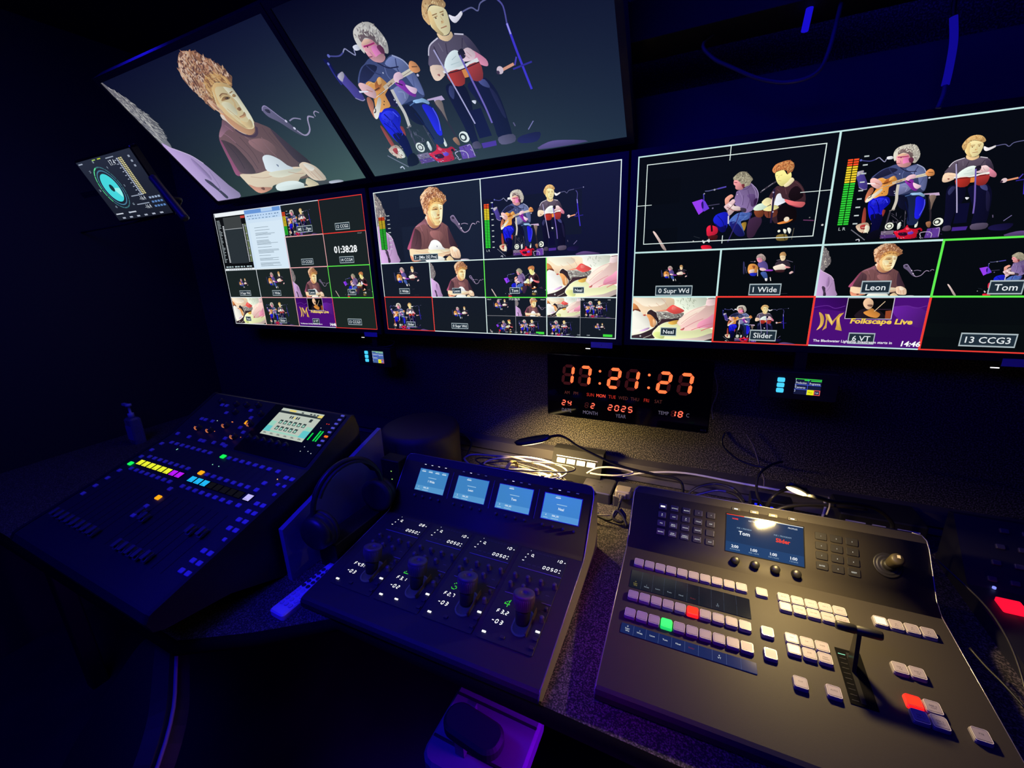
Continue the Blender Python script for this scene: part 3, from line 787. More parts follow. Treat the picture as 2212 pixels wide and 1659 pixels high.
# floor seams
# ------------------------------------------------------------------ desk: one worktop, deeper on the left
DZ = .74
pts = [(XL+.004, YB-.034), (XL+.004, .32), (-.93, .32), (-.80, .40), (-.66, .505), (XR-.004, .505), (XR-.004, YB-.034)]
b = MB().loops([[(x, y, DZ-.032) for x, y in pts], [(x, y, DZ) for x, y in pts]])
desk = thing('desk', 'long speckled grey worktop carrying the control panels under the screens', 'desk', (0, 0, 0))
b.build('worktop', DESKM, desk)
ed = [Vector((x, y, DZ-.016)) for x, y in pts[1:6]]
MB().tube([(x, y+.001, z) for x, y, z in ed], .0165, 8, smooth=False).build('edge_strip', mat('edge_black', (7, 7, 8), .9, spec=.1), desk)
for x, y in ((-1.95, 1.2), (-1.95, .42), (-.3, 1.2), (1.35, 1.2), (1.35, .6)): MB().slab(x, y, .05, .05, 0, DZ-.032, .006).build('leg', DARKM, desk)
# ------------------------------------------------------------------ monitors
MW, MH = .85, .478125
def monitor(label, M, draw, cmap=None, sticker=None, led=None):
    t = thing('monitor', label, 'monitor', M=M, group=None)
    b = MB(); w, h = MW/2, MH/2; e = .0185
    b.slab(0, 0, MW+2*e, MH+2*e, -.045, -.0005, .006, .002, 0)
    for x0, x1, y0, y1 in ((-w-e, w+e, h+.001, h+e), (-w-e, w+e, -h-e, -h-.001), (-w-e, -w-.001, -h-.001, h+.001), (w+.001, w+e, -h-.001, h+.001)): b.box(x0, x1, y0, y1, -.002, .004)
    b.box(-.2, .2, -.15, .15, -.075, -.045)
    b.build('housing', PLAS, t)
    MB().box(-.05, .05, -.05, .05, -.1, -.075).build('wall_mount', DARKM, t)
    if sticker: MB().slab(-.045, -MH/2-.0235, .040, .010, -.03, .002, .003, .001).build('sensor_bump', GLOSS, t)
    c = Canvas(MW, MH, cmap); draw(c); c.build('screen', t)
    if sticker:
        x, y, txt = sticker; q = MB(); q.box(x-.032, x+.032, y-.0085, y+.0085, .004, .0046); q.text(txt, .008, x, y, .0048, 1)
        q.build('label_sticker', [mat('pale_sticker', (165, 160, 195), .6), mat('ink', (40, 30, 60), .6)], t)
        q = MB(); q.box(x-.048, x-.034, y-.0135, y-.0115, .004, .0055); q.build('power_light', glow('led_white', (255, 250, 255), 1.5), t)
    return t
def base(c, u0, v0, u1, v1, a, b_=None): b_ = b_ or a; c.grad(u0, v0, u1, v1, a, a, b_, b_, 0, 4)
def gridlines(c, cells, col=(222, 244, 238), t=.0017):
    for q in cells: c.frame(*q[:4], t, q[4] if len(q) > 4 else col, 150 if len(q) < 5 else 154)
Q4 = [0, .25, .5, .75, 1]
def cellrect(i, j, n=1): return (Q4[i], Q4[j], Q4[i+n], Q4[j+n])
RED, GRN = (238, 60, 52), (96, 240, 80)
# upper left: close shot of the drummer, seen from below so the panel glows grey
def m_ul(c, u, v): g = 1-.0*u; return (c[0]*.80+6+12*v, c[1]*.80+10+24*v, c[2]*.84+14+22*v)
def d_ul(c):
    cm = c.cmap; c.cmap = None; c.grad(0, 0, 1, 1, (12, 16, 44), (16, 22, 52), (70, 98, 98), (38, 54, 58), 0, 10); c.cmap = cm
    c.picture('close', 0, 0, 1, 1, det=2.4)
def m_um(c, u, v): return (c[0]*.86+4+12*v, c[1]*.86+6+22*v, c[2]*.88+12+28*v)
def d_um(c):
    cm = c.cmap; c.cmap = None; c.grad(0, 0, 1, 1, (6, 8, 34), (8, 10, 40), (34, 50, 70), (62, 84, 92), 0, 10); c.cmap = cm
    c.picture('duo', 0, 0, 1, 1, det=1.5)
# lower middle
def m_lm(c, u, v): return (c[0]*1.04+3, c[1]*1.04+3, c[2]*1.04+4)
def d_lm(c):
    n = (22, 32, 48)
    base(c, 0, 0, 1, 1, (16, 22, 44), (18, 24, 32))
    base(c, 0, 0, .5, .5, (24, 34, 54), (22, 30, 50)); c.picture('close', 0, 0, .5, .5)
    c.meter(.012, .17, .046, .4, .8); c.label('3 - [Mix 25] Pro|', .235, .465, .0135)
    base(c, .5, 0, 1, .5, (20, 24, 60), (12, 14, 46)); c.picture('duo', .5, 0, 1, .5); c.meter(.51, .155, .532, .43)
    c.picture('wide', 0, .5, .25, .75, det=.5); c.label('1 Wide', .112, .705, .0125)
    c.picture('close', .25, .5, .5, .75, det=.3); c.label('Leon', .372, .705, .0125)
    c.picture('tom', .5, .5, .75, .75, det=.4); c.label('Tom', .625, .705, .0125)
    c.picture('hands', .75, .5, 1, .75, det=.6); c.label('Neal', .868, .705, .0125)
    c.picture('duo', 0, .75, .25, 1, det=.4); c.label('Slider', .13, .955, .0125)
    c.picture('wide', .304, .8, .454, .95, det=.4); c.label('0 Supr Wd', .375, .955, .0125)
    for n_, i, j in (('wide', 0, 0), ('close', 1, 0), ('hands', 2, 0), ('duo', 3, 0), ('tom', 0, 1), ('duo', 1, 1), ('duo', 2, 1)):
        c.picture(n_, .5+.125*i, .75+.125*j, .625+.125*i, .875+.125*j, det=.2)
    c.picture('wide', .905, .9, .98, .975, det=.2)
    for i in range(4): c.frame(.5+.125*i, .75, .625+.125*i, .875, .0006, (150, 150, 155), 150); c.frame(.5+.125*i, .875, .625+.125*i, 1, .0006, (150, 150, 155), 150)
    c.text('17:21:26:25', .0085, .622, .762, (230, 235, 240), 160); c.text('21:38:36', .0085, .872, .762, (230, 235, 240), 160)
    for x in (.515, .56, .7, .735): c.text('1080p50', .0045, x, .764, (200, 205, 210), 160)
    for x in (.93, .975): c.text('LIVE', .0045, x, .764, (200, 205, 210), 160)
    for x, y in ((.52, .985), (.585, .985), (.625, .985), (.77, .985), (.83, .985), (.87, .985), (.905, .985)): c.text('CAM', .0045, x, y, (190, 200, 210), 160)
    for x in (.725, .975): c.rect(x-.018, .975, x+.014, .99, (60, 210, 60), 160)
    gridlines(c, [cellrect(0, 0, 2), cellrect(2, 0, 2)]+[cellrect(i, 2) for i in (0, 1, 3)]+[cellrect(1, 3), cellrect(2, 3), cellrect(3, 3), cellrect(2, 2)+(GRN,), cellrect(0, 3)+(RED,)])
    c.frame(.5, 0, 1, .5, .0017, (224, 244, 240), 158); c.frame(.0, 0, 1, 1, .0015, (228, 244, 240), 152)
# lower right
def d_lr(c):
    base(c, 0, 0, 1, 1, (7, 10, 20), (6, 10, 14)); base(c, .0, .0, .5, .5, (9, 12, 24), (8, 14, 26))
    c.picture('tom', 0, 0, .5, .5); c.picture('duo', .5, 0, 1, .5); c.meter(.524, .125, .549, .415)
    c.frame(.0265, .045, .4735, .455, .0011, (225, 240, 236), 150)
    for a in ((.249, 0, .251, .07), (.249, .43, .251, .47), (0, .2485, .045, .2515), (.43, .2485, .5, .2515)): c.rect(*a, (225, 240, 236), 152)
    c.picture('wide', .047, .56, .197, .71, det=.5); c.label('0 Supr Wd', .125, .715, .0175)
    c.picture('wide', .25, .5, .5, .75); c.label('1 Wide', .375, .712, .0185)
    c.picture('close', .5, .5, .75, .75, det=.6); c.label('Leon', .632, .705, .019)
    c.picture('tom', .75, .5, 1, .75, det=.6); c.label('Tom', .885, .71, .019)
    c.picture('hands', 0, .75, .25, 1); c.label('Neal', .118, .95, .0155)
    c.picture('duo', .25, .75, .5, 1, det=.6); c.label('Slider', .385, .955, .0185)
    base(c, .75, .75, 1, 1, (10, 16, 18)); c.picture('folk', .5, .75, .75, 1)
    c.text('Folkscape Live', .0165, .6575, .868, (244, 206, 80), 165, bold=.035, shear=.12, sx=1.18)
    c.label('6 VT', .622, .955, .0175); c.text('The Blackwater Lightship livestream starts in', .0084, .512, .972, (240, 236, 245), 176, al='L', bold=.02)
    c.text('14:46', .0165, .73, .974, (250, 250, 252), 176, bold=.03, shear=.1)
    c.label('13 CCG3', .878, .945, .0195)
    gridlines(c, [cellrect(0, 0, 2), cellrect(2, 0, 2), cellrect(0, 2), cellrect(1, 2), cellrect(2, 2), cellrect(0, 3), cellrect(2, 3), cellrect(3, 3)+(RED,), cellrect(1, 3)+(RED,)], (196, 232, 230), .0024)
    c.frame(.75, .5, 1, .75, .0024, GRN, 158)
# lower left
def d_ll(c):
    base(c, 0, 0, 1, 1, (26, 33, 38), (28, 38, 36))
    c.rect(0, 0, .5, .5, (236, 242, 246), 2); c.rect(0, .03, .235, .485, (14, 16, 20), 4); c.rect(.06, .05, .2, .44, (42, 50, 56), 5); c.rect(.062, .04, .2, .14, (62, 66, 68), 6)
    c.rect(.2, .04, .232, .06, (200, 70, 60), 8); rn = random.Random(5)
    for j in range(30):
        v = .06+j*.0125
        c.rect(.006, v, .006+rn.uniform(.012, .03), v+.006, (150, 160, 165), 8)
        if j > 3: c.rect(.046, v, .058, v+.008, (205, 210, 215), 8); c.rect(.205, v, .214, v+.008, (190, 196, 200), 8); c.rect(.22, v, .23, v+.008, (150, 170, 120) if j % 5 else (200, 210, 210), 8)
    c.rect(.06, .14, .2, .143, (210, 215, 220), 9); c.rect(0, .455, .235, .485, (8, 10, 14), 8)
    for i in range(9): c.rect(.01+i*.024, .464, .01+i*.024+rn.uniform(.008, .02), .476, (170, 190, 195), 9)
    for i in range(12): c.rect(.03+i*.016, .491, .04+i*.016, .497, (140, 150, 160), 9)
    c.rect(.235, 0, .5, .5, (206, 226, 244), 4); c.rect(.235, .0, .5, .035, (104, 150, 216), 5); c.rect(.36, .0, .44, .03, (176, 206, 240), 6); c.rect(.235, .035, .5, .085, (190, 216, 244), 5)
    for i in range(12): c.rect(.25+i*.02, .05, .25+i*.02+rn.uniform(.006, .016), .056, (80, 110, 150), 8)
    for i in range(9): c.rect(.26+i*.025, .073, .26+i*.025+rn.uniform(.008, .018), .079, (110, 140, 170), 8)
    c.rect(.255, .11, .49, .5, (214, 232, 246), 6)
    v = .15
    for L_ in (1, 0, 1, 0, 3, 0, 1, 0, 5, 0, 1, 0, 4, 0, 1, 0, 3, 0, 4):
        for k in range(L_): c.rect(.29, v, .29+rn.uniform(.09, .155) if L_ > 1 else .29+rn.uniform(.05, .12), v+.0035, (128, 146, 160), 8); v += .0085
        v += .007
    c.picture('duo', .5, 0, .75, .25, det=.4); c.meter(.506, .055, .528, .235, .95, n=16); c.label('ME 1 - Pgm', .64, .2, .0155)
    c.label('12 CCG2', .872, .205, .0155); c.label('13 CCG3', .625, .455, .0145); c.label('14 CCG4', .872, .455, .0155)
    c.text('01:38:28', .0335, .872, .375, (240, 244, 246), 160, bold=.03); c.text('17:21:27', .006, .965, .265, (160, 170, 170), 160)
    c.picture('wide', .047, .56, .197, .71, det=.3); c.label('0 Supr Wd', .13, .71, .0145)
    c.picture('wide', .25, .5, .5, .75, det=.5); c.label('1 Wide', .375, .71, .0145)
    c.picture('close', .5, .5, .75, .75, det=.3); c.label('Leon', .625, .705, .0145)
    c.picture('tom', .75, .5, 1, .75, det=.4); c.label('Tom', .878, .705, .0145)
    c.picture('hands', 0, .75, .25, 1, det=.5); c.label('Neal', .115, .95, .0135)
    c.picture('duo', .25, .75, .5, 1, det=.4); c.label('Slider', .385, .955, .0145)
    c.picture('folk', .5, .75, .75, 1); c.text('Folkscape Live', .015, .6555, .868, (244, 214, 110), 165, bold=.04, shear=.1, sx=1.15)
    c.label('6 VT', .622, .95, .0135); c.text('The Blackwater Lightship livestream starts in', .007, .512, .975, (240, 236, 245), 176, al='L', bold=.03)
    c.text('14:46', .016, .733, .974, (250, 250, 252), 176, bold=.04); c.label('13 CCG3', .872, .945, .0155)
    pk = (240, 176, 178)
    gridlines(c, [cellrect(0, 0, 2), cellrect(2, 0), cellrect(0, 2), cellrect(1, 2), cellrect(2, 2)+(pk,), cellrect(0, 3), cellrect(1, 3)+(pk,), cellrect(2, 3), cellrect(3, 1)+(pk,), cellrect(2, 1)+(pk,), cellrect(3, 0)+(RED,), cellrect(3, 3)+(RED,)], (226, 234, 238), .0018)
    c.frame(.75, .5, 1, .75, .0018, GRN, 158)
V0 = lambda x, y, z: Matrix.Translation((x, y, z+CAMZ))
UP = PI/2+math.radians(43); hb = MH/2
upo = Vector((0, -.682*hb, .731*hb))
monitor('wall screen tilted down, showing only the drummer in close-up, upper left', V0(-1.542, 1.2512+upo.y, .2994+upo.z) @ Rx(UP), d_ul, m_ul)
monitor('wall screen tilted down, showing both musicians on the dark stage full frame', V0(-.652, 1.2512+upo.y, .2994+upo.z) @ Rx(UP), d_um, m_um)
monitor('multiview screen with the white document window and the 01:38:28 timer, lower left', V0(-1.5542, 1.233, .005) @ Rz(.0027) @ Rx(PI/2), d_ll, None, (.39, -MH/2-.021, ' '))
monitor('multiview screen in the middle of the lower row, above the red clock', V0(-.6617, 1.2466, .006) @ Rx(PI/2), d_lm, m_lm, (.385, -MH/2-.021, '1'))
monitor('multiview screen with a large purple title card, farthest right of all', V0(.2309, 1.2622, .0073) @ Rz(.0256) @ Rx(PI/2), d_lr, None, (.385, -MH/2-.021, ' '))
# ------------------------------------------------------------------ console bodies
def rel(x, y, z): return Matrix.Translation((x, y, z+CAMZ))
BODY = mat('satin_console_black', (52, 48, 43), .62, spec=.3, bump=(1500, .12))
TRIM = mat('console_edge_metal', (150, 145, 150), .3, .7)
SIDE = mat('side_plate_grey', (150, 142, 132), .5)
KCAP = mat('clear_key_cap', (130, 124, 124), .32, coat=.2)
KFACE = mat('key_face', (150, 142, 150), .5)
INK = mat('black_ink', (40, 36, 40), .6)
WLED = glow('white_led', (250, 250, 245), 1.3)
def console_body(x0, x1, fy, fz, hy, hz, byl, bang, dz, root, ch):
    dz += .0006
    # side profile: front lip, playing surface, raised rear panel
    by, bz = hy+byl*math.cos(bang), hz+byl*math.sin(bang)
    ca, sa = math.cos(bang), math.sin(bang); k = byl-ch
    prof = [(fy+.012, dz), (fy-.001, dz+.008), (fy-.003, fz-.010), (fy+.001, fz-.003), (fy+.007, fz)]
    fl = .020 if x1 > .53 else .007; fs_ = (hz-fz)/(hy-fy)
    for i in range(9):
        t_ = i/8; a_ = (1-t_)**2; b_ = 2*t_*(1-t_); c_ = t_*t_
        prof.append((a_*(hy-fl)+b_*hy+c_*(hy+fl*ca), a_*(hz-fl*fs_)+b_*hz+c_*(hz+fl*sa)+.0002))
    prof += [(hy+k*ca, hz+k*sa), (hy+k*ca+.03, hz+k*sa-.012), (hy+k*ca+.045, dz)]
    L_ = [[(x, y, z) for y, z in prof] for x in (x0, x1)]
    bo = MB().loops([L_[1], L_[0]][::-1])
    for i in range(5, 14): bo.s[i] = True
    bo.build('body', BODY, root)
    for s_, X_ in ((-1, x0), (1, x1)):
        pl = [(y, z-.0012) for y, z in prof if z > dz+.001]; pl = [(prof[0][0], dz)]+pl[1:]+[(prof[-1][0], dz)]
        MB().loops([[(X_+s_*.0002, y, z) for y, z in pl], [(X_+s_*.0016, y, z) for y, z in pl]]).build('side_plate', SIDE, root)
    p = MB(); w = x1-x0; rr = .02; o = [(x0, 0), (x1, 0)]
    for cx, a0 in ((x1-rr, 0), (x0+rr, 90)):
        for i in range(6): a = math.radians(a0+18*i); o.append((cx+rr*math.cos(a), byl-rr+rr*math.sin(a)))
    ins = [(x+(.0015 if x < (x0+x1)/2 else -.0015), y-.0015 if y > .001 else y) for x, y in o]
    p.loops([[(x, y, -.03) for x, y in o], [(x, y, -.0015) for x, y in o], [(x, y, 0) for x, y in ins]])
    p.build('rear_panel', BODY, root, T(0, hy, hz) @ Rx(bang))
    for sx, X in ((-1, x0), (1, x1)):
        q = MB(); pts = [(X, fy-.002, dz+.01), (X, fy-.002, fz-.008), (X, fy+.006, fz-.001), (X, hy-.006, hz-.001)]
        q.tube(pts+[(X, hy+.004, hz+.004), (X, hy+(byl-.03)*ca, hz+(byl-.03)*sa), (X-sx*.002, hy+(byl-.012)*ca, hz+(byl-.012)*sa), (X-sx*.009, hy+(byl-.003)*ca, hz+(byl-.003)*sa), (X-sx*.024, by, bz-.001)], .0012, 6, smooth=False)
        q.build('edge_trim', TRIM, root)
    MB().tube([(x0+.02, by, bz-.001), (x1-.02, by, bz-.001)], .0011, 6, smooth=False).build('edge_trim', TRIM, root)
# ------------------------------------------------------------------ production switcher (right)
SWM = rel(-.0987, .6954, -.6823) @ Rz(math.radians(1.393)); SWF = Rx(math.radians(6)); HY, HZ = .2133, .0224; BT = math.radians(47.5); SWB = T(0, HY, HZ) @ Rx(BT)
sw = thing('production_switcher', 'wide black vision mixing panel with rows of square keys and a T-shaped lever', 'control panel', M=SWM)
console_body(-.0225, .5385, -.148, -.0155, HY, HZ, .137, BT, DZ-CAMZ+.6823, sw, .018)
MB().box(0, .49, 0, .24, DZ-CAMZ+.6828, DZ-CAMZ+.6863).build('base_pad', RUB, sw)
KEYM = {}
def key_mesh(kind, text=''):
    kk = (kind, text)
    if kk not in KEYM:
        cols = {'plain': KFACE, 'red': glow('key_red', (255, 52, 30), 1.5), 'green': glow('key_green', (60, 255, 110), 1.5), 'warm': glow('key_warm', (255, 246, 205), 1.3)}
        caps = {'plain': KCAP, 'warm': KCAP, 'red': mat('red_lit_cap', (255, 60, 50), .2, emit=(255, 30, 20), es=.9), 'green': mat('green_lit_cap', (90, 255, 130), .2, emit=(20, 225, 60), es=.8)}
        q = MB(); q.slab(0, 0, .0212, .0212, 0, .0045, .003, .0008, 0, taper=.0003); q.slab(0, 0, .0196, .0196, .0045, .0066, .0028, .0008, 0)
        q.slab(0, .0004, .0158, .0150, .0066, .00675, .001, .0001, 1); q.box(-.0082, .0082, -.0076, -.0068, .0066, .0067, 2)
        oo_ = rrect(.0190, .0190, .0028); ii_ = rrect(.0180, .0180, .0024); q.loops([[(x, y, .0066) for x, y in oo_], [(x, y, .00695) for x, y in oo_], [(x, y, .00695) for x, y in ii_], [(x, y, .0066) for x, y in ii_]], 4, cap0=False, cap1=False)
        if text:
            for i, tx in enumerate(text.split('/')): q.text(tx, .0034, 0, .0012-.0036*i, .0069, 3)
        KEYM[kk] = q.mesh('square_key', [caps[kind], cols[kind], mat('key_gap', (84, 76, 88), .4), INK, mat('cap_edge_highlight', (226, 220, 222), .2) if kind in ('plain', 'warm') else caps[kind]])  # pale rim colour paints the edge highlight of the clear caps
    return KEYM[kk]
P_ = .0223
def key(x, y, kind='plain', text=''): return inst(key_mesh(kind, text), 'square_key', sw, SWF @ T(x, y, .0002))
for i in range(10):
    key((i+.5)*P_, .1475); key((i+.5)*P_, .0557, 'red' if i == 5 else 'plain'); key((i+.5)*P_, .01115, 'green' if i == 3 else 'plain')
for y, t in ((.1475, 'SHIFT'), (.0557, 'SHIFT'), (.01115, 'SHIFT')): key(.2475, y, 'plain', '')
X0 = .2737
for i in range(5):
    key(X0+(i+.5)*P_, .1475, 'plain', ('BKGD', 'KEY 1', 'KEY 2', 'KEY 3', 'KEY 4')[i]); key(X0+(i+.5)*P_, .1252, 'warm' if i == 0 else 'plain', '' if i == 0 else 'ON AIR')
for i in range(3):
    key(X0+(i+.5)*P_, .0557, 'warm' if i == 0 else 'plain', ('MIX', 'DIP', 'WIPE')[i]); key(X0+(i+.5)*P_, .0335, 'warm' if i == 0 else 'plain', ('', 'DVE', 'PREV/TRANS')[i])
key(X0+.5*P_, -.0262, 'plain', 'CUT'); key(X0+2.5*P_, -.0240, 'plain', 'AUTO')
X1 = .4232
for i in range(4): key(X1+(i+.5)*P_, .1475, 'warm' if i == 0 else 'plain', ('', 'M/E 2', 'M/E 3', 'M/E 4')[i])
for i in range(2):
    key(X1+(i+.5)*P_, .0557, 'plain', 'DSK %d/TIE' % (i+1)); key(X1+(i+.5)*P_, .001, 'red' if i == 0 else 'plain', 'DSK 2/CUT' if i else ''); key(X1+(i+.5)*P_, -.0213, 'plain', 'DSK %d/AUTO' % (i+1))
key(X1+3.5*P_, -.0213, 'plain', 'FTB')
GLASS1 = mat('dark_label_glass', (10, 12, 16), .12, emit=(12, 18, 30), es=1); GLASS2 = mat('blue_label_glass', (8, 10, 20), .12, emit=(20, 34, 84), es=1)
DIMW = glow('dim_white_text', (150, 165, 180), 1); DIMY = glow('dim_yellow_text', (150, 140, 70), 1); DIMR = glow('dim_red_text', (110, 40, 50), 1); SEPM = glow('label_divider', (60, 70, 90), 1)
NAMES = ['0/Supr/Wd', '1/Wide', 'Leon', 'Tom', 'Neal', 'Slider', '', '6/VT', '', '']
def names(q, y, z, yel):
    for i, n in enumerate(NAMES):
        pa = n.split('/')
        for j, s_ in enumerate(pa): q.text(s_, .0046, (i+.5)*P_, y+.0024*(len(pa)-1)-.0048*j, z, (3 if i == 0 and yel else 4 if i == 5 else 1))
q = MB(); q.slab(.1118, .1025, .2255, .0480, .0002, .0012, .0015, .0003)
for i in range(1, 10): q.box(i*P_-.0002, i*P_+.0002, .103, .126, .0012, .00125, 2); q.box(i*P_-.0002, i*P_+.0002, .079, .101, .0012, .00125, 2)
names(q, .0905, .0013, True); q.build('name_display', [GLASS1, DIMW, SEPM, DIMY, DIMR], sw, SWF)
q = MB(); q.slab(.1118, -.0216, .2255, .0212, .0002, .0012, .0015, .0003)
for i in range(1, 10): q.box(i*P_-.0002, i*P_+.0002, -.0322, -.0110, .0012, .00125, 2)
names(q, -.021, .0013, False); q.build('name_display', [GLASS2, glow('bright_text', (220, 230, 240), 1), glow('div2', (80, 95, 140), 1), DIMW, DIMR], sw, SWF)
# T-bar
q = MB(); q.slab(.3677, .0183, .0360, .0985, .0002, .0008, .001, .0002, 0)
q.box(.3645, .3710, -.026, .062, .0008, .0011, 1); q.box(.3525, .3625, .0556, .0566, .0008, .0012, 2)
for i in range(9): q.box(.353, .362, -.024+.009*i, -.0236+.009*i, .0008, .0010, 3)
q.build('fader_slot', [mat('slot_plate', (5, 5, 6), .9, spec=.1), mat('slot_gap', (2, 2, 2), .9), glow('slot_led', (150, 230, 190), 1.2), mat('slot_mark', (60, 60, 64), .6)], sw, SWF)
tb = MB(); A0 = Vector((.3677, .036, .001)); A1 = Vector((.3677, .0505, .066))
tb.loops([[(.3677-w, .036-e, z) for w, e in ()] for z in ()]) if 0 else None
tb.add([(.3647, .026, 0), (.3707, .026, 0), (.3707, .050, 0), (.3647, .050, 0), (.3647, .044, .066), (.3707, .044, .066), (.3707, .056, .066), (.3647, .056, .066)], [(3, 2, 1, 0), (4, 5, 6, 7), (0, 1, 5, 4), (1, 2, 6, 5), (2, 3, 7, 6), (3, 0, 4, 7)])
tbo = tb.build('fader_lever', mat('lever_metal', (60, 56, 50), .35, .6), sw, SWF)
h = MB(); h.lathe([(.0005, -.031), (.0062, -.0305), (.0072, -.028), (.0074, -.006), (.0066, -.005), (.0066, -.003), (.0074, -.002), (.0074, .028), (.0062, .0305), (.0005, .031)], 24)
h.build('handle', mat('handle_rubber', (30, 29, 28), .5), tbo, T(.3677, .0505, .0695) @ Ry(PI/2))
# rear panel of the switcher
LEG = glow('key_legend', (225, 228, 222), 1)
def menu_key(w, h_, text, br=True):
    q = MB(); q.slab(0, 0, w, h_, 0, .0022, .0022, .0006, 0)
    if br: q.box(w*.36, w*.385, -h_*.36, h_*.36, .0022, .0023, 1)
    t2 = text.split('/')
    for i, s_ in enumerate(t2):
        if s_: q.text(s_, .0030 if len(t2) > 1 or len(s_) > 5 else .0034, 0, .0017*(len(t2)-1)-.0035*i, .0024, 2, bold=.01)
    return q
MKB = mat('menu_key_black', (32, 31, 30), .4); KOUT = mat('key_outline', (150, 150, 145), .5)
MENU = ['HOME', 'SETTINGS', 'MACRO', '<', '>', 'M/E 1', 'AUX', 'M/E 2', 'STREAM', 'CAP', 'PTZ', 'MEDIA/PLAYER', 'BORDER', 'COLOR', '', 'MACRO', 'SUPER/SOURCE', 'CAMERA/CONTROL', 'AUDIO', 'AUX']
for i in range(20):
    t = MENU[i]; q = menu_key(.0188, .0145, '' if i == 0 else t)
    if i == 0: q.box(-.005, .005, -.0018, .0018, .0022, .0024, 3)
    q.build('menu_key', [MKB, KOUT, LEG, WLED], sw, SWB @ T(.0476+.0263*(i % 5), .0950-.0198*(i//5), .0002))
for i, t in enumerate(['1', '2', '3', '4', '5', '6', '7', '8', '9', 'ENTER', '0', 'RESET']):
    menu_key(.0205, .0150, t, False).build('number_key', [MKB, KOUT, LEG], sw, SWB @ T(.3618+.0265*(i % 3), .0950-.0198*(i//3), .0002))
for i in range(4):
    q = MB(); q.slab(0, 0, .0178, .0075, 0, .0018, .0015, .0005, 0); q.box(-.0038, .0038, -.0012, .0012, .0018, .002, 1); q.build('soft_key', [MKB, WLED], sw, SWB @ T(.2029+.0363*i, .1203, .0002))
def knob_mesh(rr, hh, m): 
    q = MB(); q.lathe([(rr*1.08, 0), (rr*1.08, hh*.12), (rr, hh*.16), (rr*.94, hh*.9), (rr*.8, hh), (rr*.05, hh)], 20)
    for i in range(20): a = 2*PI*i/20; q.cyl((rr*.98*math.cos(a), rr*.98*math.sin(a), hh*.16), (rr*.93*math.cos(a), rr*.93*math.sin(a), hh*.9), rr*.06, seg=4)
    return q.mesh('rotary_knob', [m])
KN = knob_mesh(.0082, .0165, mat('knob_black', (26, 25, 24), .4))
for i in range(4): inst(KN, 'rotary_knob', sw, SWB @ T(.2040+.0372*i, .0075, .0004))
# colour screen
LX0, LX1, LY0, LY1 = .1845, .3312, .0253, .1065
LW, LH = LX1-LX0, LY1-LY0
GL = mat('lcd_glass', (4, 6, 10), .09, emit=(26, 52, 92), es=1, coat=.4); GL2 = mat('lcd_glass_low', (4, 6, 10), .06, emit=(32, 64, 110), es=1)
q = MB(); q.slab((LX0+LX1)/2, (LY0+LY1)/2, LW+.004, LH+.004, .0001, .0006, .001, .0002, 0); q.box(LX0, LX1, LY0, LY1, .0006, .0009, 1); q.box(LX0, LX1, LY0, LY0+.021, .0009, .00095, 2)
q.box(LX0, LX0+LW*.24, LY1-.0012, LY1, .0009, .0011, 4); q.box(LX0+LW*.24, LX1, LY1-.0011, LY1, .0009, .0011, 3)
q.text('HOME', .0042, LX0+LW*.12, LY1-.0085, .0012, 4, bold=.02); q.text('NETWORK', .0042, LX0+LW*.37, LY1-.0080, .0012, 3); q.text('PROFILES', .0042, LX0+LW*.87, LY1-.0070, .0012, 3)
q.text('M/E 1 PREVIEW', .0044, LX0+LW*.245, LY1-.0275, .0012, 5); q.text('Tom', .0115, LX0+LW*.245, LY1-.0375, .0012, 3, bold=.02)
q.text('M/E 1 PROGRAM', .0044, LX0+LW*.74, LY1-.0275, .0012, 5); q.text('Slider', .0115, LX0+LW*.745, LY1-.0375, .0012, 4, bold=.02)
for i, (a, b2) in enumerate((('2:00', 'AUTO RATE'), ('1:00', 'DSK 1 RATE'), ('1:00', 'DSK 2 RATE'), ('1:00', 'FTB RATE'))):
    q.text(a, .0082, LX0+LW*(.125+.25*i), LY0+.0125, .0012, 3, bold=.02); q.text(b2, .0036, LX0+LW*(.125+.25*i), LY0+.006, .0012, 5)
q.build('display', [GLOSS, GL, GL2, glow('lcd_white', (240, 245, 250), 1.1), glow('lcd_red', (255, 62, 34), 1.2), glow('lcd_grey', (150, 180, 205), 1)], sw, SWB)
# joystick
j = MB(); j.lathe([(.0235, 0), (.0235, .002), (.0215, .0034), (.0195, .0022), (.018, .0034), (.0150, .0045), (.0125, .0030), (.0100, .0075), (.0088, .014), (.0010, .0145)], 32)
jo = j.build('joystick_base', mat('joystick_rubber', (24, 23, 22), .5), sw, SWB @ T(.470, .0630, .0002))
j = MB(); j.lathe([(.0065, .008), (.0095, .022), (.0112, .045), (.0108, .049), (.0085, .052), (.0005, .052)], 24, 0); j.box(-.0015, .0035, .001, .0065, .052, .0526, 1)
j.build('joystick', [mat('joystick_cap', (62, 55, 36), .5), mat('cream_mark', (215, 205, 170), .5)], jo, Rx(math.radians(-8)))
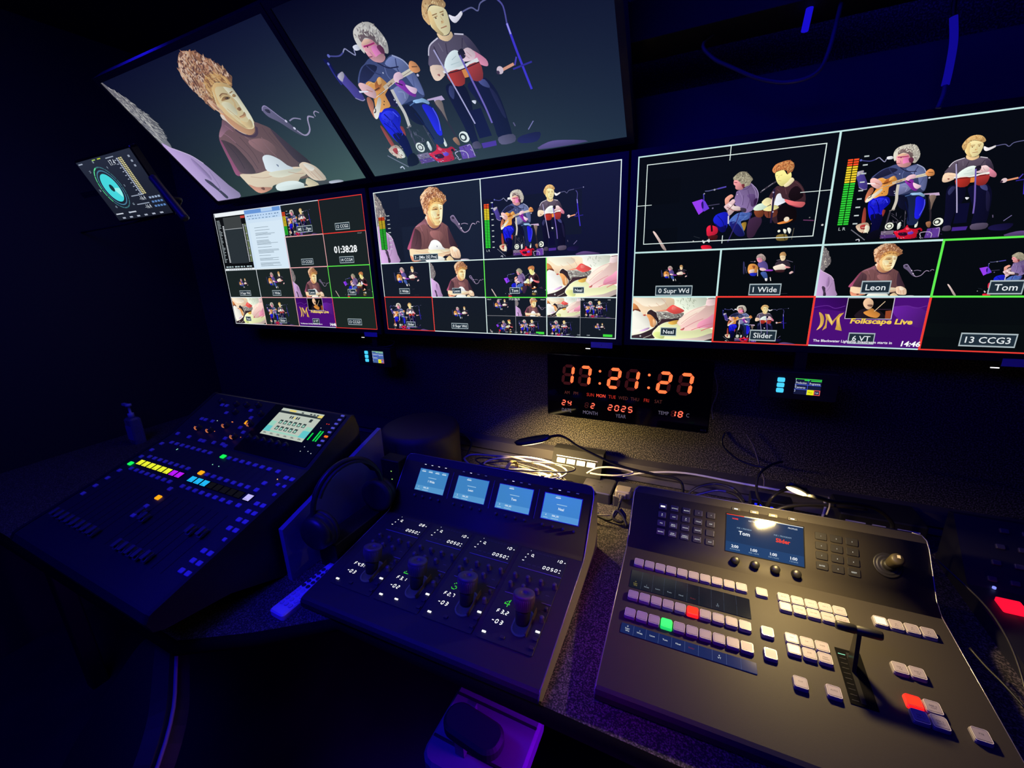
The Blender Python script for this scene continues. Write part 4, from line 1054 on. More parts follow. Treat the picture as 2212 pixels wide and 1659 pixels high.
# ------------------------------------------------------------------ camera control panel (middle)
CCM = rel(-.7307, .543, -.692) @ Rz(.022); CCF = Rx(.107); CHY, CHZ = .2526, .0271; CBT = .8607; CCB = T(0, CHY, CHZ) @ Rx(CBT)
cc = thing('camera_control_panel', 'black panel with four joystick columns and four small blue displays, middle of the worktop', 'control panel', M=CCM)
console_body(-.0265, .5290, -.056, -.0062, CHY, CHZ, .1685, CBT, DZ-CAMZ+.692, cc, .022)
MB().box(0, .49, .02, .26, DZ-CAMZ+.6925, DZ-CAMZ+.696).build('base_pad', RUB, cc)
PITCH = .1255
STRIP = mat('control_strip_black', (38, 38, 40), .5, bump=(1200, .2)); SCRM = mat('small_screen_bezel', (10, 10, 12), .3)
LINEM = mat('pale_divider', (130, 128, 150), .4); SKN = knob_mesh(.0047, .0125, mat('small_knob_grey', (84, 80, 78), .45)); SKN2 = knob_mesh(.0036, .007, mat('stub_knob_grey', (70, 68, 66), .45))
RING = mat('blue_ring', (20, 20, 60), .3, emit=(16, 16, 70), es=1); TXW = glow('readout_white', (250, 250, 250), 1.25); GLED = glow('green_dot_led', (70, 240, 50), 1.3)
DOT = {'2': ['.###.', '#...#', '....#', '..##.', '.#...', '#....', '#####'], '3': ['.###.', '#...#', '....#', '..##.', '....#', '#...#', '.###.'], '4': ['...#.', '..##.', '.#.#.', '#..#.', '#####', '...#.', '...#.'], '1': ['..#..', '.##..', '..#..', '..#..', '..#..', '..#..', '.###.']}
jc = MB(); jc.lathe([(.0005, -.030), (.0185, -.030), (.0200, -.027), (.0212, -.006), (.0214, -.003), (.0205, -.0004), (.0190, .0004), (.0082, .0004), (.0074, -.0014), (.0068, -.0030), (.0005, -.0032)], 36)
for i in range(36): a = 2*PI*i/36; jc.cyl((.0200*math.cos(a), .0200*math.sin(a), -.027), (.0212*math.cos(a), .0212*math.sin(a), -.006), .0006, seg=4)
JCM = jc.mesh('joystick_cap', [mat('joystick_lit_tan', (92, 86, 78), .45)])  # black caps coloured tan, warm lamp light put into the colour
js = MB(); js.lathe([(.0125, 0), (.0140, .006), (.0150, .020), (.0165, .034)], 20); js.box(-.004, .004, -.0135, -.011, .006, .014); JSM = js.mesh('joystick_stem', [RUB])
def cap_tilt(): return Rx(math.radians(-21))
for k in range(4):
    F_ = CCF @ T(k*PITCH, 0, .0002)
    q = MB(); q.slab(.0630, .1205, .1150, .2450, 0, .0012, .003, .0004)
    q.box(.0185, .1195, .1832, .1842, .0012, .0022, 1); q.box(.018, .048, .1100, .1110, .0012, .0022, 1); q.box(.100, .1205, .1100, .1110, .0012, .0022, 1)
    for i in range(4): q.slab(.028+.012*i, .197, .0075, .0045, .0012, .0018, .0008, .0002, 2)
    for i in range(6): q.slab(.046+.0085*i, .236, .006, .003, .0012, .0016, .0006, .0002, 2)
    for a in ((.108, .092), (.108, .083), (.106, .131)): q.box(a[0]-.004, a[0]+.004, a[1]-.0008, a[1]+.0008, .0012, .0013, 3)
    st = q.build('control_strip', [STRIP, LINEM, mat('tiny_key', (60, 58, 60), .5), mat('dim_print', (80, 80, 84), .6)], cc, F_)
    z = .0014; RO = [TXW, GLED]
    def part(fn, nm='readout'): q = MB(); fn(q); q.build(nm, RO, st)
    part(lambda q: (q.digits('0', .0352, .2215, .0058, .0080, .0016, .002, z, 0), q.flat([(.0395, .2222), (.0420, .2200), (.0430, .2210), (.0405, .2232)], z+.0001, 0)))
    t1 = '08' if k == 0 else '10'
    part(lambda q: q.digits(t1, .0940, .2235, .0062, .0094, .0018, .0028, z, 0)); part(lambda q: q.digits('0050', .0715, .1950, .0064, .0096, .0018, .0028, z, 0))
    for a, b in ((.1155, .2275), (.111, .2035), (.111, .196), (.0265, .2265), (.0245, .216)): part(lambda q: q.flat([(a-.0021, b-.0015), (a+.0021, b-.0015), (a+.0006, b+.0017)], z, 0), 'arrow_light')
    for r_ in ((.020, .0245, .2045, .2062), (.0295, .0305, .2375, .2392)): part(lambda q: q.box(*r_, z-.0001, z, 0), 'status_light')
    ft = ('4.9', '3.1', '2.7', '3.2')[k]
    part(lambda q: (q.digits('F', .0200, .0590, .0062, .0096, .0018, .0025, z, 0), q.digits(ft[0]+'.', .0288, .0590, .0062, .0096, .0018, .0008, z, 0), q.digits(ft[2], .0392, .0590, .0062, .0096, .0018, .0025, z, 0)))
    part(lambda q: (q.box(.0200, .0240, .0402, .0420, z-.0001, z, 0), q.digits('02' if k == 1 else '03', .0268, .0358, .0066, .0098, .0019, .0030, z, 0)))
    if k == 0: part(lambda q: [q.box(.0490, .0515, .0600+.0034*i, .0612+.0034*i, z-.0001, z, 0) for i in range(3)], 'status_light')
    for r_ in [(.0125, .0205, .0100, .0135), (.1100, .1185, .0450, .0486)]+([(.0530, .0610, .0115, .0145)] if k == 1 else []): part(lambda q: q.box(*r_, .0013, .0028, 0), 'lit_key')
    if k: part(lambda q: [q.box(.0275+.0026*cI+.0004*(6-rI), .0275+.0026*cI+.0004*(6-rI)+.0016, .0935-.0026*rI, .0951-.0026*rI, z-.0001, z, 1) for rI, row in enumerate(DOT[str(k+1)]) for cI, c_ in enumerate(row) if c_ == '#'], 'camera_number')
    for a, b in ([(.0555, .0125)] if k != 1 else [])+[(.1150, .0300), (.1145, .0120)]:
        q = MB(); q.slab(a, b, .009, .006, .0012, .0042, .001, .0004); q.build('small_key', mat('small_key_black', (52, 50, 52), .4), st)
    for i in range(4): inst(SKN, 'trim_knob', st, T((.0240, .0545, .0845, .1145)[i], .1540, .0012))
    for i in range(3): inst(SKN, 'trim_knob', st, T((.0235, .0535, .0835)[i], .1290, .0012))
    inst(SKN2, 'trim_knob', st, T(.1145, .0975, .0012)); inst(SKN, 'trim_knob', st, T(.1145, .0715, .0012))
    q = MB(); o2 = [(x, y) for x, y in rrect(.036, .062, .0175, 8)]; i2 = [(x*.86, y*.9) for x, y in o2]
    q.loops([[(x+.080, y+.0555, .0012) for x, y in o2], [(x+.080, y+.0555, .0032) for x, y in o2], [(x+.080, y+.0555, .0032) for x, y in i2], [(x+.080, y+.0555, .0014) for x, y in i2]], cap1=False)
    q.build('joystick_gate', RING, st)
    fin = MB(); fin.prism([(.0955, .028), (.0975, .028), (.0985, .088), (.0970, .089)], .001, .012); fin.build('gate_blade', mat('blade_metal', (120, 108, 84), .35, .6), st)
    jm = T(.0795, .0540, .0014) @ cap_tilt(); inst(JSM, 'joystick_stem', st, jm); inst(JCM, 'joystick_cap', st, jm @ T(0, 0, .0610))
    # display
    dx = .0332+k*PITCH; q = MB(); w_, h_ = .0931, .0611; y0 = .0693
    q.box(dx-.002, dx+w_+.002, y0-.002, y0+h_+.002, .0001, .0006, 0); q.box(dx, dx+w_, y0, y0+h_, .0006, .0008, 1); q.box(dx, dx+w_, y0, y0+h_*.24, .0008, .00085, 2)
    nm = ('1 Wide', 'Leon', 'Tom', 'Neal')[k]
    q.text(nm, .0086, dx+w_*.5, y0+h_*.47, .001, 3, bold=.02, sx=.9); q.box(dx+w_*.36, dx+w_*.64, y0+h_*.62, y0+h_*.645, .00085, .001, 4)
    q.text(str(k+1), .0065, dx+w_*.12, y0+h_*.165, .001, 3); q.box(dx+w_*.06, dx+w_*.18, y0+h_*.05, y0+h_*.07, .00085, .001, 4)
    q.text('100A_001', .0060, dx+w_*.38, y0+h_*.165, .001, 3, bold=.02, sx=.75); q.box(dx+w_*.27, dx+w_*.47, y0+h_*.05, y0+h_*.07, .00085, .001, 4)
    for i in range(4 if k == 0 else 1):
        cx = .14+.24*i if k == 0 else .37
        q.box(dx+w_*(cx-.06), dx+w_*(cx+.06), y0+h_*.93, y0+h_*.95, .00085, .001, 4); q.box(dx+w_*(cx-.07), dx+w_*(cx+.07), y0+h_*.87, y0+h_*.90, .00085, .001, 3)
    q.build('display', [SCRM, mat('blue_lcd', (6, 10, 18), .25, emit=(62, 130, 186), es=1, spec=.1), mat('blue_lcd_low', (6, 10, 18), .25, emit=(84, 150, 200), es=1, spec=.1), glow('lcd_text', (225, 240, 250), 1), glow('lcd_text_dim', (160, 200, 230), 1)], cc, CCB)
    for i in range(4):
        br = k == 0 or i == 1
        q = MB(); q.slab(0, 0, .009, .004, 0, .0016, .001, .0004, 0); q.box(-.0028, .0028, -.0006, .0006, .0016, .0018, 1); q.build('soft_key', [MKB, WLED if br else glow('dim_led', (90, 96, 120), .8)], cc, CCB @ T(dx+.012+.0226*i, .1428, .0001))
        inst(SKN2, 'trim_knob', cc, CCB @ T(dx+.0085+.0262*i, .0540, .0002))
    if k: q = MB(); q.box(k*PITCH+.0155, k*PITCH+.0163, .063, .136, .0001, .0008); q.build('divider', LINEM, cc, CCB)
# ------------------------------------------------------------------ sound mixing console (left)
MXM = rel(-1.4649, .5222, -.54) @ Rz(-.008); MT = .296; MXF = Rx(MT); UT = .2102
MU = MXF @ T(0, .144, 0) @ Rx(UT)
mx = thing('mixing_console', 'large dark audio mixing desk with yellow, purple and cyan lit strips', 'mixing desk', M=MXM)
def fp(y, z=0): v = MXF @ Vector((0, y, z)); return (v.y, v.z)
def up(y, z=0): v = MU @ Vector((0, y, z)); return (v.y, v.z)
dzm = DZ-CAMZ+.5405
prof = [fp(-.245, -.05), fp(-.262, -.035), fp(-.262, -.012), fp(-.250, -.001), fp(-.243), fp(.143), up(.186), up(.194, -.006), (up(.2)[0]+.01, up(.2)[1]-.05), (up(.2)[0], dzm+.01), (.30, dzm), (.02, dzm), (-.10, fp(-.245, -.05)[1]-.02)]
MXB = mat('mixer_black', (34, 34, 44), .5, bump=(900, .2))
b = MB(); b.loops([[(x, y, z) for y, z in prof] for x in (-.060, .5715)]); b.build('body', MXB, mx)
for x in (-.062, .5735): b = MB(); b.loops([[(x+s_, y, z+.002) for y, z in prof] for s_ in (-.006, .006)]); b.build('side_cheek', mat('cheek_black', (20, 20, 30), .5), mx)
MK = mat('mixer_key', (150, 148, 190), .45); 
def mk_mesh(w, h_, m, nm='mixer_key'): q = MB(); q.slab(0, 0, w, h_, 0, .003, .0022, .0008); return q.mesh(nm, [m])
K1 = mk_mesh(.0150, .0110, MK); KG = mk_mesh(.0170, .0125, glow('lit_green', (20, 240, 90), 1.1)); KO = mk_mesh(.0170, .0125, glow('lit_orange', (255, 165, 20), 1.15)); KS = mk_mesh(.011, .009, MK)
X = lambda k: k*.0285
def mkk(me, x, y, M_=MXF): inst(me, 'mixer_key', mx, M_ @ T(x, y, .0002))
for i in range(8):
    for y in (0, .0514, .1178): mkk(K1, X(i), y); mkk(KG if (y > .1 and i == 0) else KO if (y == .0514 and i == 0) else K1, .2611+X(i), y)
for y in (.1177, .075, .0514, .0006): mkk(K1, .4957, y)
for i, y in enumerate((.1047, .0745, .0441, .0137, -.0167, -.0476, -.0781, -.1081)): mkk(KG if i == 3 else K1, -.0325, y)
for i, y in enumerate((-.0173, -.0478, -.0773, -.1078)): mkk(KO if i == 1 else K1, .233, y)
for y in (.106, .0185, -.0055, -.030, -.0545, -.1155, -.140, -.1643): mkk(K1, .5403, y); mkk(K1, .5667-.004, y)
for x, y in ((.539, .0816), (.5625, .0818), (.560, .0536), (.560, -.0802)): mkk(KS, x, y)
# scribble strips
def strip(x, n, cols, w=.0265):
    for i in range(n):
        q = MB(); q.slab(0, 0, w, .021, 0, .0015, .001, .0003, 0); q.box(-w*.42, w*.42, -.0088, .0088, .0015, .0017, 1); q.box(-w*.36, w*.1, -.0062, -.0056, .0017, .0018, 2)
        c = cols[i] if i < len(cols) else (14, 14, 18); q.build('scribble_strip', [GLOSS, glow('strip_%d_%d_%d' % c, c, 1.1), mat('strip_ink', (20, 20, 24), .6)], mx, MXF @ T(x+X(i), .0262, .0003))
strip(0, 8, [(226, 232, 48)]*6+[(176, 24, 236)]*2); strip(.2611, 8, [(30, 176, 236)]*3); strip(.4970, 1, [(186, 178, 246)])
# faders
FH = MB(); FH.loops([[(x, y, z) for x, y in rrect(w, h_, .002)] for w, h_, z in ((.012, .022, .006), (.0125, .024, .010), (.0105, .006, .0125), (.0105, .005, .0135), (.012, .022, .0185))], 0)
FH.box(-.0045, .0045, -.0006, .0006, .0136, .0139, 1); FH.box(-.001, .001, -.004, .004, 0, .006, 0); FHM = FH.mesh('fader_cap', [mat('fader_cap_grey', (84, 84, 100), .2), mat('fader_line', (230, 225, 225), .4)])
pos = [-.176]*8+[-.098, -.106, -.176, -.176, -.176, -.176, -.172, -.092]+[-.088]
for i in range(17):
    x = X(i) if i < 8 else .2611+X(i-8) if i < 16 else .4970
    q = MB(); q.box(x-.0011, x+.0011, -.185, -.030, .0001, .0005, 0)
    for t_ in range(12): q.box(x-.007, x-.004, -.180+.0125*t_, -.1796+.0125*t_, .0001, .0003, 1); q.box(x+.004, x+.007, -.180+.0125*t_, -.1796+.0125*t_, .0001, .0003, 1)
    q.build('fader_track', [mat('track_black', (3, 3, 4), .8), mat('track_mark', (56, 56, 80), .6)], mx, MXF)
    inst(FHM, 'fader_cap', mx, MXF @ T(x, pos[i], 0))
for bi, x0 in enumerate((0, .2611)):
    q = MB()
    for i in range(8):
        x = x0+X(i)
        for t_ in range(9): q.box(x-.001, x+.001, .066+.005*t_, .0675+.005*t_, .0001, .0005, 1)
        q.box(x+.006, x+.0065, .064, .108, .0001, .0004, 0)
    for a, b_ in (((.0585, .098), (.0585, .101)) if bi == 0 else ((.2611, .084), (.2896, .084))): q.box(a-.001, a+.001, b_, b_+.002, .0003, .001, 2)
    q.build('meter_bridge', [mat('meter_line', (46, 46, 76), .6), mat('meter_off', (30, 30, 44), .6), glow('meter_dot', (160, 255, 220), 1.2)], mx, MXF)
q = MB(); q.cyl((.5185, .096, .0004), (.5185, .096, .0014), .0014, seg=8); q.build('indicator_light', glow('amber_dot', (255, 190, 120), 1.2), mx, MXF)
# upper part
q = MB(); dx, dy, dw, dh = .3092, .0721, .1778, .1012
q.slab(dx+.105, .094, .300, .178, .0002, .003, .004, .001, 0); zz = .0032
def R_(u0, v0, u1, v1, m, lift=0): q.box(dx+dw*u0, dx+dw*u1, dy+dh*v0, dy+dh*v1, zz-.0001, zz+.0001+.00008*lift, m)
R_(0, 0, 1, 1, 1); R_(0, .12, 1, .50, 2, 1); R_(0, .12, .16, .32, 6, 2); R_(.84, .12, 1, .36, 6, 2); R_(0, .5, 1, .78, 3, 1); R_(0, .80, 1, 1, 3, 1); R_(0, .82, 1, .9, 4, 2); R_(.02, .90, .3, .98, 3, 2); R_(.14, .17, .86, .62, 3, 2)
for i in range(6): R_(.19+.11*i, .44, .26+.11*i, .58, 4, 3); R_(.205+.11*i, .46, .245+.11*i, .53, 2, 4)
for i in range(5): R_(.22+.11*i, .22, .29+.11*i, .36, 4, 3); R_(.235+.11*i, .24, .275+.11*i, .31, 2, 4)
for i in range(6): R_(.02+.165*i, .015, .15+.165*i, .115, 3, 3); R_(.05+.165*i, .05, .12+.165*i, .065, 4, 4); R_(.05+.165*i, .08, .10+.165*i, .09, 4, 4)
for i in range(5): R_(.33+.05*i, .67, .36+.05*i, .76, 4 if i != 2 else 5, 3)
R_(.8, .66, .86, .77, 4, 3); R_(.2, .91, .36, .97, 5, 4); R_(.9, .86, 1, .95, 5, 4)
for u in (.5, .7, .78, .86): R_(u, .91, u+.05, .95, 4, 4)
q.build('display', [mat('display_frame', (12, 12, 18), .3), glow('scr_grey', (190, 200, 186), 1), glow('scr_mint', (150, 208, 188), 1), glow('scr_light', (186, 196, 184), 1), glow('scr_dark', (44, 54, 58), 1), glow('scr_yellow', (226, 206, 110), 1), glow('scr_cyan', (96, 196, 200), 1)], mx, MU)
for i in range(8):
    y = .1802-.01515*i; q = MB(); q.slab(.553, y, .012, .0058, .003, .0048, .0012, .0005); q.build('view_key', glow('view_orange', (255, 110, 30), 1.2) if i == 5 else mat('view_key_pale', (150, 150, 190), .4, emit=(110, 110, 170), es=.35), mx, MU)
q = MB()
for x, y0, y1 in ((.4995, .083, .1094), (.5205, .083, .120), (.5300, .083, .120)):
    n = int((y1-y0)/.0028)
    for i in range(n): q.box(x-.0024, x+.0024, y0+.0028*i, y0+.0028*i+.0020, .003, .0034, 0)
q.box(.5195, .5225, .1435, .1455, .003, .0034, 1); q.box(.5275, .5305, .1435, .1455, .003, .0034, 1); q.box(.511, .513, .127, .129, .003, .0034, 2)
for x, y in ((.5075, .0454), (.5090, .061), (.5330, .050), (.5476, .046)): q.box(x-.001, x+.001, y-.001, y+.001, .003, .0034, 2)
q.build('level_meter', [glow('meter_green', (20, 226, 80), 1.15), glow('clip_red', (255, 60, 30), 1.2), glow('tiny_white', (230, 240, 255), 1)], mx, MU)
MKN = knob_mesh(.0085, .014, mat('mixer_knob', (30, 30, 38), .45))
for i in range(6): inst(MKN, 'rotary_knob', mx, MU @ T(.2880+.0318*i, .0500, .0002))
for x, y in ((.043, .044), (.104, .044), (.149, .072), (.242, .094), (.2265, .042)):
    inst(MKN, 'rotary_knob', mx, MU @ T(x, y, .0002)); q = MB()
    for s_ in (-1, 1): q.tube([(x+s_*.003-.001, y-.0095, .005), (x+s_*.003, y-.0082, .0135), (x+s_*.003, y-.003, .0150)], .0007, 5)
    q.build('knob_glow', glow('knob_orange', (230, 130, 80), 1), mx, MU)
for x, y in ((.02, .155), (.10, .155), (.15, .158), (.20, .165), (.245, .135), (.13, .125)): inst(MKN, 'rotary_knob', mx, MU @ T(x, y, .0002))
for x, y in ((.009, .0786), (.0305, .0783), (.0673, .0782), (.034, .1442), (.058, .1446), (.1845, .1434), (.2104, .0773), (.2409, .0639), (.1931, .0316), (.165, .010), (.205, .012), (.222, .0088), (-.0268, .0097), (.0381, .0083), (.100, .0069), (.118, .0069), (.090, .118), (.215, .118)): mkk(K1, x, y, MU)
mkk(KO, .218, .0986, MU)
q = MB(); q.box(.083, .085, .083, .085, .0002, .001, 0); q.box(.150, .156, .0895, .092, .0002, .001, 1); q.box(.118, .120, .0455, .0475, .0002, .001, 1); q.box(.246, .248, .046, .048, .0002, .001, 1)
q.build('indicator_light', [glow('ind_white', (220, 255, 230), 1), glow('ind_orange', (255, 140, 70), 1)], mx, MU)
# ------------------------------------------------------------------ mixer side rail
b = MB(); y0, z0, y1, z1 = .02, -.048, .375, .072
b.loops([[(x, y0, dzm), (x, y1, dzm), (x, y1, z1), (x, y0, z0)] for x in (.598, .612)]); b.build('side_rail', mat('rail_lit_blue', (112, 110, 150), .5), mx)  # pale blue paints the light along the rail into its colour
b = MB(); b.box(.5795, .598, .10, .36, dzm, dzm+.10); b.build('rail_bracket', DARKM, mx)
# ------------------------------------------------------------------ clock
ck = thing('digital_clock', 'long black wall clock with glowing red digits reading 17:21:27', 'clock', M=rel(-.209, 1.24, -.3915) @ Rx(PI/2))
q = MB(); q.slab(0, 0, .478, .205, -.028, 0, .006, .002); q.build('case', mat('clock_glass', (8, 8, 9), .07), ck)
q = MB(); q.box(-.15, .15, -.05, .05, -.110, -.028); q.build('wall_bracket', DARKM, ck)
RON = glow('clock_red', (255, 104, 58), 1.7); ROFF = mat('clock_segment_off', (48, 16, 14), .4, emit=(52, 14, 12), es=1)
def cx(x): return x+.209
def cy(z): return z+.3915
RED3 = [RON, ROFF, glow('clock_red_small', (255, 104, 78), 1.4)]
for st_, x in (('1', -.4015), ('7', -.3480), ('2', -.2585), ('1', -.2060), ('2', -.1175), ('7', -.0620)): MB().digits(st_, cx(x), cy(-.386), .0385, .066, .0095, 0, .0012, 0, 1, sl=.11).build('digit', RED3, ck)
for x in (-.2785, -.136):
    for z in (-.334, -.3725): MB().lathe([(.0038, 0), (.0038, .001)], 12, 0, (cx(x), cy(z), .0005)).build('colon_dot', RED3, ck)
MB().digits('24', cx(-.4005), cy(-.4565), .0135, .019, .0034, .0055, .0012, 2, 1, sl=.12).build('small_readout', RED3, ck)
MB().digits('2', cx(-.3065), cy(-.457), .0130, .019, .0034, 0, .0012, 2, 1, sl=.12).digits(' ', cx(-.3255), cy(-.457), .0130, .019, .0034, 0, .0011, 1, 1, sl=.12).build('small_readout', RED3, ck)
MB().digits('2025', cx(-.2530), cy(-.4565), .0140, .020, .0034, .0060, .0012, 2, 1, sl=.12).build('small_readout', RED3, ck)
MB().digits('18', cx(-.0720), cy(-.4535), .0135, .020, .0036, .0050, .0012, 2, 1, sl=.12).build('small_readout', RED3, ck)
PR = [mat('clock_print', (150, 146, 140), .5, emit=(96, 90, 88), es=.9), glow('weekday_red', (178, 44, 32), 1), glow('weekday_bright', (255, 80, 50), 1.3), glow('weekday_dim', (84, 40, 36), 1), mat('clock_faint', (90, 86, 84), .5)]
for t, x in (('AM', -.382), ('PM', -.353), ('SUN', -.307), ('MON', -.274), ('TUE', -.240), ('WED', -.207), ('THU', -.173), ('FRI', -.140), ('SAT', -.107)):
    MB().text(t, .0150, cx(x), cy(-.4118), .0011, 2 if t == 'MON' else 1 if t in ('SUN', 'TUE', 'FRI') else 3, sx=.82).build('printed_word', PR, ck)
for t, x, z in (('DATE', -.383, -.4715), ('MONTH', -.306, -.4715), ('YEAR', -.212, -.4705), ('TEMP', -.091, -.4450), ('C', -.026, -.4440)): MB().text(t, .0165 if t != 'TEMP' else .0155, cx(x), cy(z), .0011, 0, sx=.78).build('printed_word', PR, ck)
MB().text('3615', .0080, cx(.017), cy(-.4835), .0011, 4).build('printed_word', PR, ck)
# ------------------------------------------------------------------ two little talkback panels under the screens
def talk(label, px0, py0, px1, py1, big):
    A, B_ = at_y(px0, py0, 1.236), at_y(px1, py1, 1.236); c_ = (A+B_)/2; w = B_.x-A.x; h_ = A.z-B_.z
    t = thing('talkback_panel', label, 'intercom panel', M=Matrix.Translation(c_) @ Rx(PI/2))
    q = MB(); q.slab(.0, 0, w+.07, h_+.03, -.035, 0, .004, .001); q.build('case', PLAS, t)
    q = MB(); q.box(-.012, .012, h_/2+.014, -c_.z+CAMZ-.239-.012, -.03, -.012); q.build('hanger', DARKM, t)
    for i in range(3):
        k = MB(); k.slab(-w/2+w*.10, h_*(.34-.34*i), w*.17, h_*.27, 0, .003, .0025, .0006); k.build('lit_button', glow('button_cyan', (70, 200, 250), 1.2), t)
    q = MB(); u = w*.58; x0 = w/2-u; q.box(x0, w/2, -h_/2, h_/2, 0, .001, 0)
    q.box(x0, w/2, h_*.46, h_*.5, .001, .0012, 1); q.box(x0+u*.35, x0+u*.55, h_*.38, h_*.44, .001, .0013, 1); q.box(x0+u*.6, w/2, h_*.36, h_*.42, .001, .0012, 1)
    q.box(x0+u*.49, x0+u*.505, -h_*.5, h_*.5, .001, .0012, 2); q.box(x0, w/2, h_*.10, h_*.13, .001, .0012, 2); q.box(x0, x0+u*.5, -h_*.2, -h_*.17, .001, .0012, 2)
    q.box(x0+u*.5, x0+u*.76, -h_*.5, -h_*.18, .001, .0013, 4); q.box(x0+u*.76, w/2, -h_*.5, -h_*.18, .001, .0012, 5); q.box(x0+u*.79, w/2-u*.03, -h_*.46, -h_*.22, .0012, .0013, 0)
    s_ = h_*.20
    q.text('Production', s_, x0+u*.24, h_*.24, .0014, 3, sx=.62); q.text('Programme', s_, x0+u*.76, h_*.22, .0014, 3, sx=.58); q.text('Cameras', s_, x0+u*.22, -h_*.05, .0014, 3, sx=.75); q.text('1', s_, x0+u*.03, h_*.42, .0014, 3, sx=.7); q.text('2', s_, x0+u*.03, h_*.07, .0014, 3, sx=.7); q.text('3', s_, x0+u*.03, -h_*.28, .0014, 3, sx=.7)
    q.text('Mute', s_*.6, x0+u*.63, -h_*.34, .0014, 6, sx=.8); q.text('Call', s_*.7, x0+u*.87, -h_*.34, .0014, 3, sx=.8)
    q.build('display', [glow('tb_navy%d' % big, (22, 26, 60) if big else (70, 100, 160), 1), glow('tb_green%d' % big, (60, 220, 70) if big else (150, 210, 150), 1), glow('tb_blue', (70, 90, 230), 1), glow('tb_white', (220, 230, 255), 1), glow('tb_yellow', (235, 235, 30), 1), glow('tb_pink', (240, 90, 90), 1), INK], t)
talk('small intercom panel with three cyan keys hanging under the gap left of the middle screen', 787, 757, 830, 785, False)
talk('small intercom panel with three cyan keys and a Production menu, right of the red clock', 1679, 814, 1770, 855, True)
# ------------------------------------------------------------------ loudness meter screen + bar, upper left
LMS = .34; lm = thing('metering_screen', 'small screen with a turquoise round loudness dial on the left wall', 'screen', M=rel(-5.684*LMS, 2.525*LMS, .564*LMS) @ Rx(math.radians(114.4)))
w, h_ = LMS, .349*LMS*1.6; h_ = .565*LMS
q = MB(); q.slab(w/2, h_/2, w+.012, h_+.014, -.022, -.0005, .008, .002); q.build('case', GLOSS, lm)
q = MB(); q.box(-.17, .06, h_*.45, h_*.55, -.04, -.022); q.build('wall_arm', DARKM, lm)
c = Canvas(w, h_); base(c, 0, 0, 1, 1, (38, 44, 62), (26, 30, 44))
def disc(u, v, r0, r1, col, k, a0=0, a1=360):
    n = max(6, int((a1-a0)/10)); p = []
    for i in range(n+1): a = math.radians(a0+(a1-a0)*i/n); p.append((u+r1*math.cos(a)*h_/w, v-r1*math.sin(a)))
    if r0 <= 0 and a1-a0 < 360: p.append((u, v))
    if r0 > 0:
        for i in range(n, -1, -1): a = math.radians(a0+(a1-a0)*i/n); p.append((u+r0*math.cos(a)*h_/w, v-r0*math.sin(a)))
    c.poly(p, col, k)
for a in range(0, 360, 20): disc(.30, .47, .325, .345, (60, 110, 120) if a < 90 or a > 200 else (90, 220, 150), 4, a, a+18)
for a in range(0, 360, 20): disc(.30, .47, .27, .29, (70, 120, 150), 4, a, a+19.5)
disc(.30, .47, 0, .23, (70, 214, 220), 6); disc(.30, .47, 0, .22, (150, 240, 236), 8, -50, -5); disc(.30, .47, 0, .06, (24, 50, 60), 10)
for a in range(0, 360, 45): c.text('%d' % (a//5), .010, .30+.42*math.cos(math.radians(a))*h_/w, .47-.42*math.sin(math.radians(a)), (170, 190, 210), 8)
for i in range(3):
    for j in range(22): c.rect(.70+.035*i, .08+.026*j, .725+.035*i, .098+.026*j, (214, 206, 150) if i else (180, 190, 210), 6)
for j in range(10): c.rect(.66, .10+.058*j, .685, .112+.058*j, (170, 180, 200), 6)
c.text('17.4', .022, .60, .12, (220, 228, 240), 8); c.rect(.54, .04, .68, .055, (150, 160, 180), 6); c.rect(.30, .02, .36, .035, (160, 200, 90), 6); c.rect(.40, .02, .46, .035, (190, 210, 60), 6)
for v, tx in ((.70, '-16.4'), (.84, '-16.4')): c.text(tx, .018, .68, v, (220, 228, 240), 8); c.rect(.52, v-.06, .74, v-.045, (150, 160, 180), 6)
for i in range(4):
    for j in range(3): c.rect(.79+.05*i, .70+.07*j, .825+.05*i, .73+.07*j, (90, 130, 190) if j else (150, 170, 200), 6)
for i in range(6): c.rect(.10+.14*i, .955, .155+.14*i, .98, (170, 178, 196), 6); c.rect(.02, .03, .10, .05, (150, 160, 180), 6)
for j in range(3): c.rect(.90, .08+.07*j, .93, .11+.07*j, (150, 160, 180), 6)
for x in (.05, .3): c.rect(x-.02, .88, x+.12, .90, (200, 206, 220), 6)
c.build('screen', lm, T(w/2, h_/2, -.0005))
A = at_y(328, 382, .80); B_ = at_y(402, 474, .80)
br = thing('bar_speaker', 'slim black bar with rounded ends slanting beside the small metering screen', 'bar', A)
MB().tube([(0, 0, 0), tuple((B_-A)*.5), tuple(B_-A)], lambda t: .0115 if .03 < t < .97 else .007, 14, smooth=True, n=12).build('bar', mat('bar_black', (60, 58, 58), .4), br)
MB().tube([tuple((B_-A)*.5), tuple((B_-A)*.5+Vector((-.03, .05, .0))), tuple((B_-A)*.5+Vector((-.30, .12, -.02))), (XL-A.x+.004, .14, -.10)], .004, 6).build('bracket', RUB, br)
